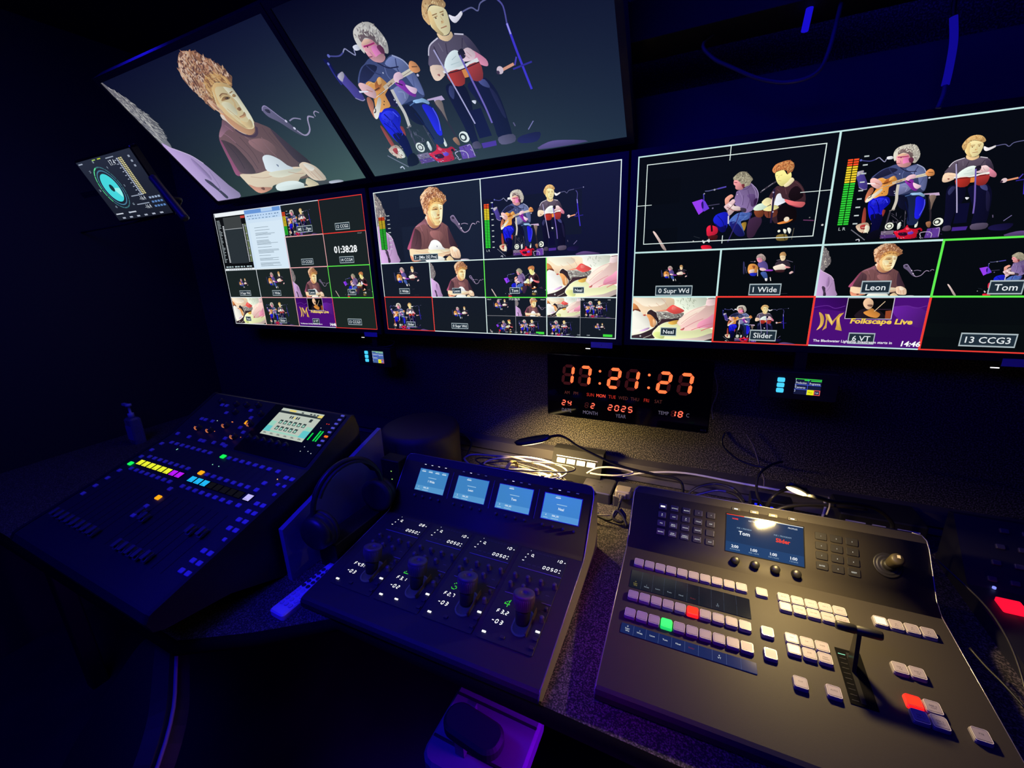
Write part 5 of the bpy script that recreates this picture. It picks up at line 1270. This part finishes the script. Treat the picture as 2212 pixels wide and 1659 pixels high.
# ------------------------------------------------------------------ gooseneck reading lamps
def lamp(label, h0, h1, neck, down, power, wd=.0095, spread=170, aim=None):
    h0 = Vector(h0); h1 = Vector(h1); t = thing('gooseneck_lamp', label, 'lamp', tuple(Vector(neck[-1])))
    off = -Vector(neck[-1]); ax = (h1-h0).normalized(); dn = Vector(down).normalized(); sd = ax.cross(dn).normalized(); dn = sd.cross(ax)
    if dn.dot(Vector(down)) < 0: dn = -dn
    L_ = []; n = 14
    for i in range(n+1):
        s_ = i/n; ww = wd*math.sqrt(max(0, 1-(2*s_-1)**4))*1.0+.0006; c_ = h0+(h1-h0)*s_+off
        L_.append([c_+sd*(math.cos(2*PI*k/12)*ww)-dn*(math.sin(2*PI*k/12)*.0055) for k in range(12)])
    MB().loops(L_, 0, True).build('lamp_head', mat('lamp_black', (20, 20, 24), .4), t)
    e = []
    for i in range(12): a = 2*PI*i/12; e.append(h0+(h1-h0)*(.5+.46*math.cos(a))+off+sd*(wd*.93*math.sin(a))+dn*.0059)
    q = MB(); q.v = [tuple(p) for p in e]; q.f = [tuple(range(12))]; q.m = [0]; q.s = [False]
    q.build('led_panel', glow('lamp_led', (255, 226, 160), 3), t)
    MB().tube([Vector(p)+off for p in neck], .0042, 10).build('gooseneck', RUB, t)
    MB().lathe([(.02, 0), (.02, .01), (.012, .016), (.0045, .02)], 20).build('base', RUB, t)
    o = area('lamp_led_light', (h0+h1)/2+dn*.012, (h0+h1)/2+(Vector(aim) if aim else dn), (h1-h0).length*.9, wd*1.7, power, (1, .72, .27), spread); o.name = 'lamp_led_light'
    return t
s8 = .80
def hp(px, py, s_): return O+ray(px, py)*s_*1.0
rl = ray(1722, 1055); sc8 = .905/rl.y
L0 = O+ray(1699, 1044)*(sc8*.995); L1 = O+ray(1745, 1067)*(sc8*.99)
lamp('small lit gooseneck lamp shining yellow light on the right-hand switcher', L0, L1,
     [L1+Vector((-.004, 0, -.001)), at_y(1765, 1074, .90), at_y(1800, 1084, .95), at_y(1850, 1088, 1.04), at_y(1895, 1100, 1.10), at_y(1926, 1128, 1.13), at_y(1925, 1150, 1.14), Vector((.43, 1.15, DZ))],
     (.05, -.62, -.75), 2.9, wd=.0125, spread=175, aim=(.16, -.25, -.9))
G0 = at_y(1112, 957, 1.10); G1 = at_y(1190, 944, 1.10)
lamp('gooseneck lamp with its dark back turned up, over the cable bundle', G0, G1,
     [G1+Vector((-.004, 0, 0)), at_y(1208, 941, 1.13), at_y(1225, 948, 1.14), at_y(1250, 965, 1.16), at_y(1300, 990, 1.19), at_y(1350, 1010, 1.22), at_y(1420, 1026, 1.25), at_y(1470, 1040, 1.26), Vector((-.02, 1.26, DZ))],
     (.2, .45, -.85), 4.6, wd=.015, spread=145)
# ------------------------------------------------------------------ things behind the panels
def simple(name, label, cat, mb, m, loc, group=None):
    return thing(name, label, cat, loc, group=group)
pb = thing('button_box', 'dark desk box with a row of four bright white squares, behind the cable bundle', 'control box', (-.352, 1.262, DZ))
q = MB(); q.loops([[(x, y, z) for y, z in ((-.035, 0), (.045, 0), (.045, .105), (.010, .105), (-.035, .040))] for x in (-.085, .085)]); q.build('case', mat('box_black', (22, 21, 22), .8, spec=.2), pb)
for i in range(4):
    q = MB(); q.slab(-.052+.034*i, 0, .028, .016, 0, .003, .001, .0005); q.build('white_button', mat('white_button', (235, 225, 200), .4, emit=(200, 180, 140), es=.5), pb, T(0, -.0135, .0722) @ Rx(math.radians(55.3)))  # emission adds the lamp light that the white squares reflect
q = MB(); q.box(-.07, .07, .0135, .0155, 0, .002); q.build('trim_line', STEEL, pb, T(0, -.0135, .0722) @ Rx(math.radians(55.3)))
# socket block and plug
sb = thing('socket_block', 'black double power socket block on the worktop between the two middle panels', 'socket', (-.215, 1.2, DZ))
for x in (-.05, .05):
    q = MB(); q.slab(x, 0, .094, .095, 0, .036, .006, .003, 0); q.build('socket_plate', mat('socket_black', (48, 46, 52), .35), sb)
    q = MB()
    for a, b2 in ((0, .012), (-.012, -.012), (.012, -.012)): q.box(x+a-.0035, x+a+.0035, b2-.002, b2+.002, .036, .0364)
    q.build('socket_holes', mat('hole_black', (3, 3, 3), .9), sb)
pg = thing('mains_plug', 'chunky grey mains plug with its cable hanging down, pushed into the socket block', 'plug', (-.182, 1.165, DZ+.0366))
q = MB(); q.slab(0, 0, .046, .040, 0, .022, .008, .004); q.slab(0, -.022, .024, .012, .003, .017, .003, .002); q.build('plug_body', mat('plug_grey', (120, 112, 100), .5), pg)
q = MB()
for i in range(6): q.cyl((0, -.027-.0055*i, .009), (0, -.0305-.0055*i, .009), .0056-.0003*i, seg=10)
q.build('strain_relief', mat('plug_grey_dark', (90, 84, 76), .5), pg)
q = MB(); q.tube([(0, -.026, .009), (0, -.06, .006), (-.004, -.09, -.010), (-.02, -.10, -.028), (-.06, -.085, -.0325), (-.10, -.08, -.0325)], .0036, 8); q.build('cable', RUB, pg)
q = MB(); q.tube([(.004, -.072, -.004), (.020, -.082, -.018), (.012, -.105, -.024), (-.010, -.100, -.020), (-.006, -.085, -.004), (.014, -.09, -.012), (.03, -.11, -.030)], .0042, 8); q.build('cable_knot', mat('knot_black', (40, 38, 34), .45), pg)
# coiled cable bundle
CB = [mat('cable_grey', (140, 134, 120), .45), mat('cable_black', (38, 36, 36), .4), mat('cable_pale', (196, 188, 164), .45)]
bd = thing('cable_bundle', 'tangled coil of grey and black cables held by a yellow strap', 'cables', (-.49, 1.085, DZ))
rn = random.Random(11)
for k in range(15):
    a = rn.uniform(.085, .165); b2 = rn.uniform(.025, .055); ox = rn.uniform(-.03, .03); oz = .02+.006*k; ph = rn.uniform(0, 6); tw = rn.uniform(-.3, .1); pts = []
    for i in range(15):
        t_ = ph+i*2*PI/14*(1.0 if k % 3 else .8); x = a*math.cos(t_); y = b2*math.sin(t_)
        pts.append((ox+x*math.cos(tw)-y*math.sin(tw)*.3, y+x*.05, oz+.030*math.sin(t_+k)*.5+.012+rn.uniform(-.003, .003)))
    MB().tube(pts, .0026 if k % 4 else .0034, 7).build('cable_loop', CB[(0, 2, 1, 0, 0, 1)[k % 6]], bd)
for k in range(7):
    x = -.02+.03*k; MB().tube([(x-.08, -.02, .10-.008*k), (x, -.03+.004*k, .105-.010*k), (x+.08, -.035, .075-.008*k), (x+.13, -.03, .03)], .0022, 7).build('cable_loop', CB[k % 3], bd)
for k in range(16):
    x = rn.uniform(.02, .17); y = rn.uniform(-.05, .05); a = rn.uniform(-.6, .6); ln = rn.uniform(.05, .10); hh = rn.uniform(.03, .085)
    MB().tube([(x-ln*math.cos(a), y-ln*math.sin(a), .01), (x-ln*.4*math.cos(a), y-ln*.4*math.sin(a), hh*.9), (x+ln*.3*math.cos(a), y+ln*.3*math.sin(a)+rn.uniform(-.01, .01), hh), (x+ln*math.cos(a), y+ln*math.sin(a), .015)], rn.choice((.0022, .003, .0038)), 7).build('cable_loop', CB[(1, 0, 1, 2)[k % 4]], bd)
q = MB(); st = []
for i in range(17):
    a = PI*1.25*i/16-.5; st.append((-.035+.012*math.sin(a*.7), -.050*math.cos(a)*.9, .062+.060*math.sin(a)))
q.loops([[(x-.006, y, z), (x+.006, y, z), (x+.006, y*1.05, z+.0012), (x-.006, y*1.05, z+.0012)] for x, y, z in st]); q.build('strap', mat('yellow_strap', (190, 170, 96), .8), bd)
q = MB()
for k in range(9): x = .01+.018*k; q.slab(x, -.045+.01*(k % 2), .012, .02, .0, .035+.006*(k % 3), .002, .001)
q.build('connector_row', STEEL, bd)
# loose cables
def cable(label, pts, rr, m, n=5, group=None):
    p0 = Vector(pts[0]); o = MB().tube([Vector(p) for p in pts], rr, 8, n=n).build('cable', m); return tag(o, label, 'cable', group)
BK = CB[1]; BLK = mat('cable_gloss_black', (24, 24, 26), .3)
yw = YB-.035
cable('thin white cable running along the foot of the speckled wall to the right', [at_y(1345, 1028, 1.27), at_y(1400, 1021, 1.29), at_y(1480, 1022, 1.30), at_y(1600, 1044, 1.30), at_y(1720, 1066, 1.30), at_y(1780, 1081, 1.31), Vector((.335, 1.30, DZ+.004))], .0032, mat('cable_white', (205, 200, 200), .45))
cable('short white lead bowed across in front of the dark button box', [at_y(1268, 1022, 1.2), at_y(1290, 1011, 1.2), at_y(1325, 1010, 1.2), at_y(1368, 1020, 1.21), at_y(1340, 1027, 1.18), at_y(1300, 1026, 1.17), at_y(1275, 1022, 1.17)], .0028, CB[2])
cable('thin wire curling down from the right end of the red clock', [at_y(1536, 782, 1.30), at_y(1547, 820, 1.31), at_y(1549, 850, 1.32), at_y(1538, 880, 1.33), at_y(1540, 905, 1.35)], .0014, mat('wire_grey', (120, 116, 130), .4))
cable('black cable sagging from under the clock towards the right', [at_y(1566, 934, 1.356), at_y(1560, 960, 1.34), at_y(1590, 990, 1.33), at_y(1625, 1005, 1.32), at_y(1655, 1010, 1.31)], .0028, BLK)
cable('thin light-edged cable dropping straight down the wall right of the clock', [at_y(1612, 938, 1.345), at_y(1628, 965, 1.34), at_y(1642, 1010, 1.33), at_y(1650, 1035, 1.30), at_y(1650, 1050, 1.28)], .0018, mat('wire_brown', (110, 100, 84), .4))
cable('black cable looping up behind the display of the switcher', [at_y(1690, 997, 1.27), at_y(1664, 1005, 1.24), at_y(1640, 1025, 1.2), at_y(1634, 1055, 1.17), at_y(1640, 1080, 1.14), at_y(1656, 1100, 1.10), at_y(1665, 1120, 1.06)], .0034, BK)
cable('black cable arching left from below the lit lamp head', [at_y(1648, 1110, 1.08), at_y(1665, 1078, 1.07), at_y(1685, 1062, 1.09), at_y(1712, 1055, 1.14), at_y(1740, 1056, 1.2)], .0038, BK)
cable('thick dark cable lying behind the top edge of the switcher', [at_y(1660, 1108, 1.07), at_y(1700, 1094, 1.08), at_y(1760, 1090, 1.10), at_y(1820, 1094, 1.12), at_y(1870, 1100, 1.18)], .0044, BK)
cable('pale thin lead dropping behind the right end of the switcher display', [at_y(1785, 1112, 1.06), at_y(1792, 1092, 1.07), at_y(1790, 1074, 1.1)], .0018, CB[0])
for i, (a, b2) in enumerate(((0, 0), (6, 14))):
    cable(('upper' if i == 0 else 'lower')+' black cable hump behind the left part of the switcher', [at_y(1478+a, 1075, 1.13-.03*i), at_y(1505+a, 1053+b2, 1.15-.03*i), at_y(1545+a, 1045+b2, 1.18-.03*i), at_y(1585+a, 1056+b2, 1.16-.03*i), at_y(1606+a, 1082+b2, 1.13-.03*i)], .0036, BK)
cable('red wire beside the round dark case', [at_y(968, 946, 1.33), at_y(971, 962, 1.31), at_y(973, 985, 1.26), at_y(974, 996, 1.22)], .0022, mat('wire_red', (190, 40, 60), .4))
cable('dark grey cable arching beside the red wire', [at_y(974, 950, 1.32), at_y(981, 940, 1.32), at_y(1000, 938, 1.3), at_y(1018, 955, 1.3), at_y(1010, 980, 1.24), at_y(1000, 995, 1.2)], .0034, BK)
cable('faint cable hanging in an arc under the lower left screen', [at_y(838, 735, 1.30), at_y(852, 738, 1.28), at_y(846, 746, 1.26), at_y(825, 749, 1.25), at_y(800, 742, 1.27)], .0022, BK)
cable('long thin black cable arcing down past the right side of the switcher', [at_y(2022, 1208, 1.04), at_y(2080, 1260, 1.0), at_y(2130, 1310, .95), at_y(2165, 1360, .90), at_y(2190, 1410, .86), at_y(2210, 1470, .82), at_y(2225, 1540, .78)], .0017, mat('cable_satin', (50, 48, 48), .4))
cable('second thin black cable lying lower right of the switcher edge', [at_y(2095, 1400, .87), at_y(2130, 1440, .84), at_y(2170, 1480, .81), at_y(2215, 1530, .78)], .002, mat('cable_dark', (24, 24, 24), .5))
hb_ = thing('usb_hub', 'small box with a row of blue lights behind the switcher display', 'hub', (.20, 1.235, DZ))
MB().slab(0, 0, .10, .05, 0, .075, .004, .002).build('case', mat('hub_black', (20, 20, 26), .5), hb_)
for i in range(7): MB().box(-.040+.0125*i, -.034+.0125*i, -.0262, -.025, .060-.001*i, .065-.001*i).build('blue_light', glow('hub_blue', (20, 30, 250), 1.4), hb_)
# label strips behind the right end
lb = thing('patch_box', 'low black box with three pale label strips behind the right end of the switcher', 'box', (.43, 1.255, DZ))
q = MB(); q.slab(0, 0, .17, .10, 0, .084, .005, .003); q.build('case', DARKM, lb)
for x, w_ in ((-.052, .040), (-.006, .026), (.050, .042)): q = MB(); q.box(x-w_/2, x+w_/2, -.0512, -.0500, .052, .068); q.text('', .01, 0, 0); q.build('label_strip', mat('label_lilac', (150, 146, 200), .6), lb)
# ------------------------------------------------------------------ far right panel
rp = thing('edit_panel', 'dark slanted panel at the right border with one glowing red key and dim keys', 'control panel', (.74, 1.08, DZ+.0002))
q = MB(); prof = [(-.33, 0), (.13, 0), (.13, .135), (.11, .14), (.0, .038), (-.31, .022), (-.33, .012)]
q.loops([[(x, y, z) for y, z in prof] for x in (-.20, .35)]); q.build('body', mat('far_panel_black', (32, 32, 44), .5), rp)
rb = at_z(2186, 1311, DZ+.040)
q = MB(); q.slab(0, 0, .036, .034, 0, .008, .003, .001); q.build('lit_key', glow('key_hot_red', (255, 16, 50), 1.3), rp, T(rb.x-.74, rb.y-1.08, .036) @ Rx(.05))
q = MB(); q.tube([(-.10, .004, .041), (.34, .004, .041)], .0016, 6, smooth=False); q.build('edge_trim', mat('trim_lilac', (140, 136, 160), .4), rp)
for x, y in ((-.02, -.005), (-.16, .0)): q = MB(); q.lathe([(.003, 0), (.003, .004)], 10); q.build('indicator_light', glow('panel_led', (140, 150, 255), 1), rp, T(x, y, .040))
KD = MB(); KD.slab(0, 0, .014, .010, 0, .005, .002, .001); KDM = KD.mesh('dim_key', [mat('dim_key', (74, 72, 86), .4)])
for j in range(4):
    for i in range(12): inst(KDM, 'dim_key', rp, T(-.16+.034*i+.012*j, .014+.026*j, .052+.0245*j) @ Rx(math.radians(43)))
for i in range(3): q = MB(); q.slab(0, 0, .024, .024, 0, .006, .004, .001); q.build('square_key', mat('dull_key', (64, 60, 80), .4), rp, T(-.03+.05*i, -.17, .030) @ Rx(.05))
# ------------------------------------------------------------------ left things
bt = thing('sanitiser_bottle', 'clear square bottle with a pump top standing left of the mixing desk', 'bottle', (-2.0, .815, DZ))
b0 = at_z(300, 955, DZ); bt.location = b0
q = MB(); q.slab(0, 0, .060, .045, 0, .12, .010, .008); q.build('bottle_body', mat('clear_plastic', (170, 170, 210), .1, alpha=.75), bt)
q = MB(); q.lathe([(.012, .12), (.012, .14), (.005, .142), (.005, .17), (.012, .172), (.012, .182), (.003, .184)], 16); q.box(-.045, .0, -.006, .006, .172, .182); q.build('pump', mat('pump_clear', (150, 150, 200), .25), bt)
q = MB(); q.box(-.024, .024, -.0232, -.0227, .02, .085); q.build('label', mat('bottle_label', (110, 110, 170), .5), bt)
pb2 = thing('riser_box', 'low black box under the headphones, between mixing desk and middle panel', 'box', (-.806, .725, DZ))
q = MB(); q.slab(0, 0, .062, .23, 0, .072, .004, .002); q.build('case', mat('riser_black', (14, 14, 16), .6), pb2)
hpn = thing('headphones', 'black over-ear headphones standing on their cups beside the mixing desk', 'headphones', (-.792, .69, DZ+.0722))
HB = mat('headphone_black', (36, 35, 38), .42); PAD = mat('headphone_pad', (44, 38, 40), .6)
# band in the y-z plane, slightly turned
hd = MB(); arc = []
for i in range(21): a = PI*(-.06+1.12*i/20); arc.append((.020*math.cos(a)*-1, -.098*math.cos(a), .075+.112*math.sin(a)))
hd.tube(arc, .0065, 10, n=2); hd.build('headband', HB, hpn)
hd = MB(); hd.loops([[(x-.014, y*.985, z*.985), (x+.014, y*.985, z*.985), (x+.014, y*.93, z*.955), (x-.014, y*.93, z*.955)] for x, y, z in arc[4:17]]); hd.build('band_padding', PAD, hpn)
for sgn in (-1, 1):
    q = MB(); R0 = [(.0005, .030), (.030, .030), (.040, .024), (.0425, .016), (.0425, .012), (.040, .010), (.0445, .006), (.0455, -.004), (.043, -.012), (.034, -.014), (.030, -.008), (.0005, -.006)]
    q.lathe(R0, 28); q.build('ear_cup', HB, hpn, T(sgn*.010, sgn*.092, .0462) @ Rz(.1) @ Rx(PI/2*sgn*-1))
    q = MB(); q.lathe([(.046, -.003), (.0475, -.008), (.045, -.0155), (.036, -.016)], 28); q.build('ear_pad', PAD, hpn, T(sgn*.010, sgn*.092, .0462) @ Rz(.1) @ Rx(PI/2*sgn*-1))
rc = thing('round_case', 'dark drum-shaped case with a blue-lit rim behind the headphones', 'case', (-.855, 1.085, DZ))
q = MB(); q.lathe([(.128, 0), (.133, .01), (.133, .178), (.128, .194), (.115, .201), (.0005, .203)], 48); q.build('case_body', mat('case_brown_black', (58, 46, 44), .6, bump=(300, .3)), rc)
q = MB(); q.box(-.001, .001, -.1340, -.1325, .01, .178); q.build('seam', INK, rc)
rk = thing('rack_unit', 'black box with two tiny green lights behind the headphones', 'rack unit', (-.797, .875, DZ))
q = MB(); q.slab(0, 0, .066, .045, 0, .185, .004, .002); q.build('case', mat('rack_black', (9, 9, 10), .6), rk)
q = MB()
for px, py in ((845, 1018), (847, 1035)): p = at_y(px, py, .852); q.lathe([(.0014, 0), (.0014, .0012)], 8, 0, (0, 0, 0)) if 0 else q.box(p.x+.797-.0012, p.x+.797+.0012, -.0236, -.0224, p.z-DZ-.0012, p.z-DZ+.0012)
q.build('indicator_light', glow('led_lime', (170, 240, 120), 1.1), rk)
# remote control sticking out over the edge of the worktop
rm = thing('remote_control', 'blue-lit remote control with round keys left of the middle panel', 'remote control', M=Matrix.Translation((-.786, .530, DZ+.0003)) @ Rz(math.radians(-2)))
q = MB(); q.slab(0, 0, .046, .17, 0, .014, .008, .003); q.build('case', mat('remote_pale', (190, 190, 215), .45), rm)
q = MB(); q.slab(0, 0, .046, .17, 0, .014, .008, .003)
for j in range(9):
    for i in range(3): q = MB(); q.lathe([(.0052, .014), (.0050, .0155), (.003, .0160), (.0003, .0160)], 12); q.build('remote_key', mat('remote_key', (185, 180, 205), .4) if j < 4 else mat('remote_key_dark', (40, 40, 60), .4), rm, T(-.014+.014*i, -.058+.0140*j, 0))
# ------------------------------------------------------------------ chairs
CH = mat('chair_black', (16, 16, 18), .7); CV = mat('chair_seat_grey', (92, 88, 100), .7)
sc_ = at_z(1050, 1578, .535); ar_ = at_z(1022, 1568, .62)-Vector((sc_.x, sc_.y, 0)); c1 = thing('office_chair', 'office chair with a pale seat and black armrest, below the middle panel', 'chair', (sc_.x, sc_.y, 0))
q = MB(); q.slab(0, 0, .20, .20, .50, .535, .03, .006); q.build('seat', CV, c1)
q = MB(); q.slab(0, .045, .19, .006, .535, .537, .002, .001); q.slab(0, -.05, .19, .006, .535, .537, .002, .001); q.build('seat_seam', CH, c1)
q = MB(); q.lathe([(.028, 0), (.028, .5)], 16, 0, (0, 0, 0)); q.build('column', DARKM, c1)
q = MB(); q.slab(0, 0, .062, .125, 0, .022, .028, .006, seg=6); q.build('armrest', CH, c1, T(ar_.x, ar_.y, .60) @ Rz(math.radians(84)))
q = MB(); q.box(-.010, .010, -.03, .03, 0, .085); q.build('armrest_post', mat('chair_metal', (96, 92, 104), .4, .4), c1, T(ar_.x-.03, ar_.y+.02, .52))
for k in range(5): a = 2*PI*k/5+.3; q = MB(); q.tube([(0, 0, .07), (.13*math.cos(a), .13*math.sin(a), .06), (.25*math.cos(a), .25*math.sin(a), .05)], .016, 8); q.lathe([(.0005, 0), (.022, .004), (.025, .022), (.02, .045), (.0005, .048)], 14, 0, (.25*math.cos(a), .25*math.sin(a), 0)); q.build('foot', CH, c1)
cb = at_z(228, 1650, .52); c2 = thing('office_chair', 'dark chair back in the lower left corner of the photo', 'chair', (cb.x, cb.y, 0))
q = MB(); q.slab(0, 0, .44, .44, -.03, .03, .14, .02, seg=8); q.build('backrest', CH, c2, T(0, 0, .50) @ Rz(-.5) @ Rx(math.radians(50)))
q = MB(); rr_ = rrect(.452, .452, .146, 8); q.tube([(x, y, .0) for x, y in rr_+rr_[:1]], .0035, 8, smooth=False); q.build('backrest_rim', mat('rim_grey', (120, 112, 130), .5), c2, T(0, 0, .50) @ Rz(-.5) @ Rx(math.radians(50)))
q = MB(); q.slab(0, -.33, .44, .42, .30, .36, .08, .02); q.build('seat', CH, c2)
q = MB(); q.lathe([(.028, 0), (.028, .3)], 16, 0, (0, -.3, 0)); q.build('column', DARKM, c2)
q = MB(); q.tube([(0, -.14, .34), (.0, -.06, .38), (.0, -.02, .44)], .016, 8); q.build('back_support', DARKM, c2)
for k in range(5): a = 2*PI*k/5; q = MB(); q.tube([(0, -.3, .08), (.14*math.cos(a), -.3+.14*math.sin(a), .06), (.28*math.cos(a), -.3+.28*math.sin(a), .05)], .018, 8); q.lathe([(.0005, 0), (.022, .004), (.025, .022), (.02, .045), (.0005, .048)], 14, 0, (.28*math.cos(a), -.3+.28*math.sin(a), 0)); q.build('foot', CH, c2)
# ------------------------------------------------------------------ blue light strips and hanging leads near the ceiling
def strip_light(label, pts, rr, es=1, col=(22, 12, 200)):
    o = MB().tube([Vector(p) for p in pts], rr, 8).build('led_strip', glow('led_strip_blue_%d' % col[2], col, es)); return tag(o, label, 'light strip')
a0 = at_x(108, 4, XL+.012); a1 = at_x(240, 72, XL+.012)
for i in range(5):
    t0 = i*.215; t1 = t0+(.15 if i < 4 else .07)
    o = MB().tube([a0.lerp(a1, t0), a0.lerp(a1, (t0+t1)/2), a0.lerp(a1, t1)], .006, 8).build('led_strip', glow('led_strip_blue', (18, 10, 170), 1))
    tag(o, ('first and leftmost', 'second from left', 'middle', 'fourth from left', 'last and shortest')[i]+' of five blue light dashes high on the left wall', 'light strip', 'dashed blue lights on the left wall')
strip_light('blue glowing strip hanging straight down at the top, left of the other one', [at_y(1760, -40, 1.2), at_y(1752, 5, 1.2), at_y(1738, 68, 1.2)], .0065)
hl = thing('hanging_light', 'blue curved light strip hanging above the right-hand screen', 'light strip', (0, 0, 0))
MB().tube([at_y(2060, 36, 1.2), at_y(2060, 90, 1.2), at_y(2050, 150, 1.2), at_y(2042, 184, 1.2)], .0062, 8).build('led_strip', glow('led_strip_dim', (14, 8, 140), 1), hl)
MB().tube([at_y(2060, 36, 1.2), at_y(2061, 10, 1.2), (at_y(2061, 10, 1.2).x, 1.2, CAMZ+.475)], .004, 8).build('lead', mat('lead_black', (14, 14, 22), .6), hl)
MB().tube([at_y(2042, 184, 1.2), at_y(2038, 205, 1.2), at_y(2026, 234, 1.2)], .004, 8).build('lead_end', mat('lead_blue_black', (60, 50, 120), .5), hl)
strip_light('thin blue line of light along the pipe at the top, right of the big screen', [at_y(1356, 47, 1.28), at_y(1450, 22, 1.28), at_y(1530, 2, 1.28)], .0035, 1, (16, 10, 190))  # no lamp: emissive tube draws the blue light caught by the pipe
cable('dark cable sagging in a loop under the ceiling near the back wall', [Vector((.0, 1.22, 1.96)), at_y(1520, 92, 1.22), at_y(1540, 125, 1.22), at_y(1580, 145, 1.22), at_y(1640, 170, 1.22), at_y(1700, 178, 1.22), at_y(1760, 160, 1.2), at_y(1790, 110, 1.19), Vector((.19, 1.2, 1.96))], .004, mat('lead_navy', (66, 62, 100), .5))
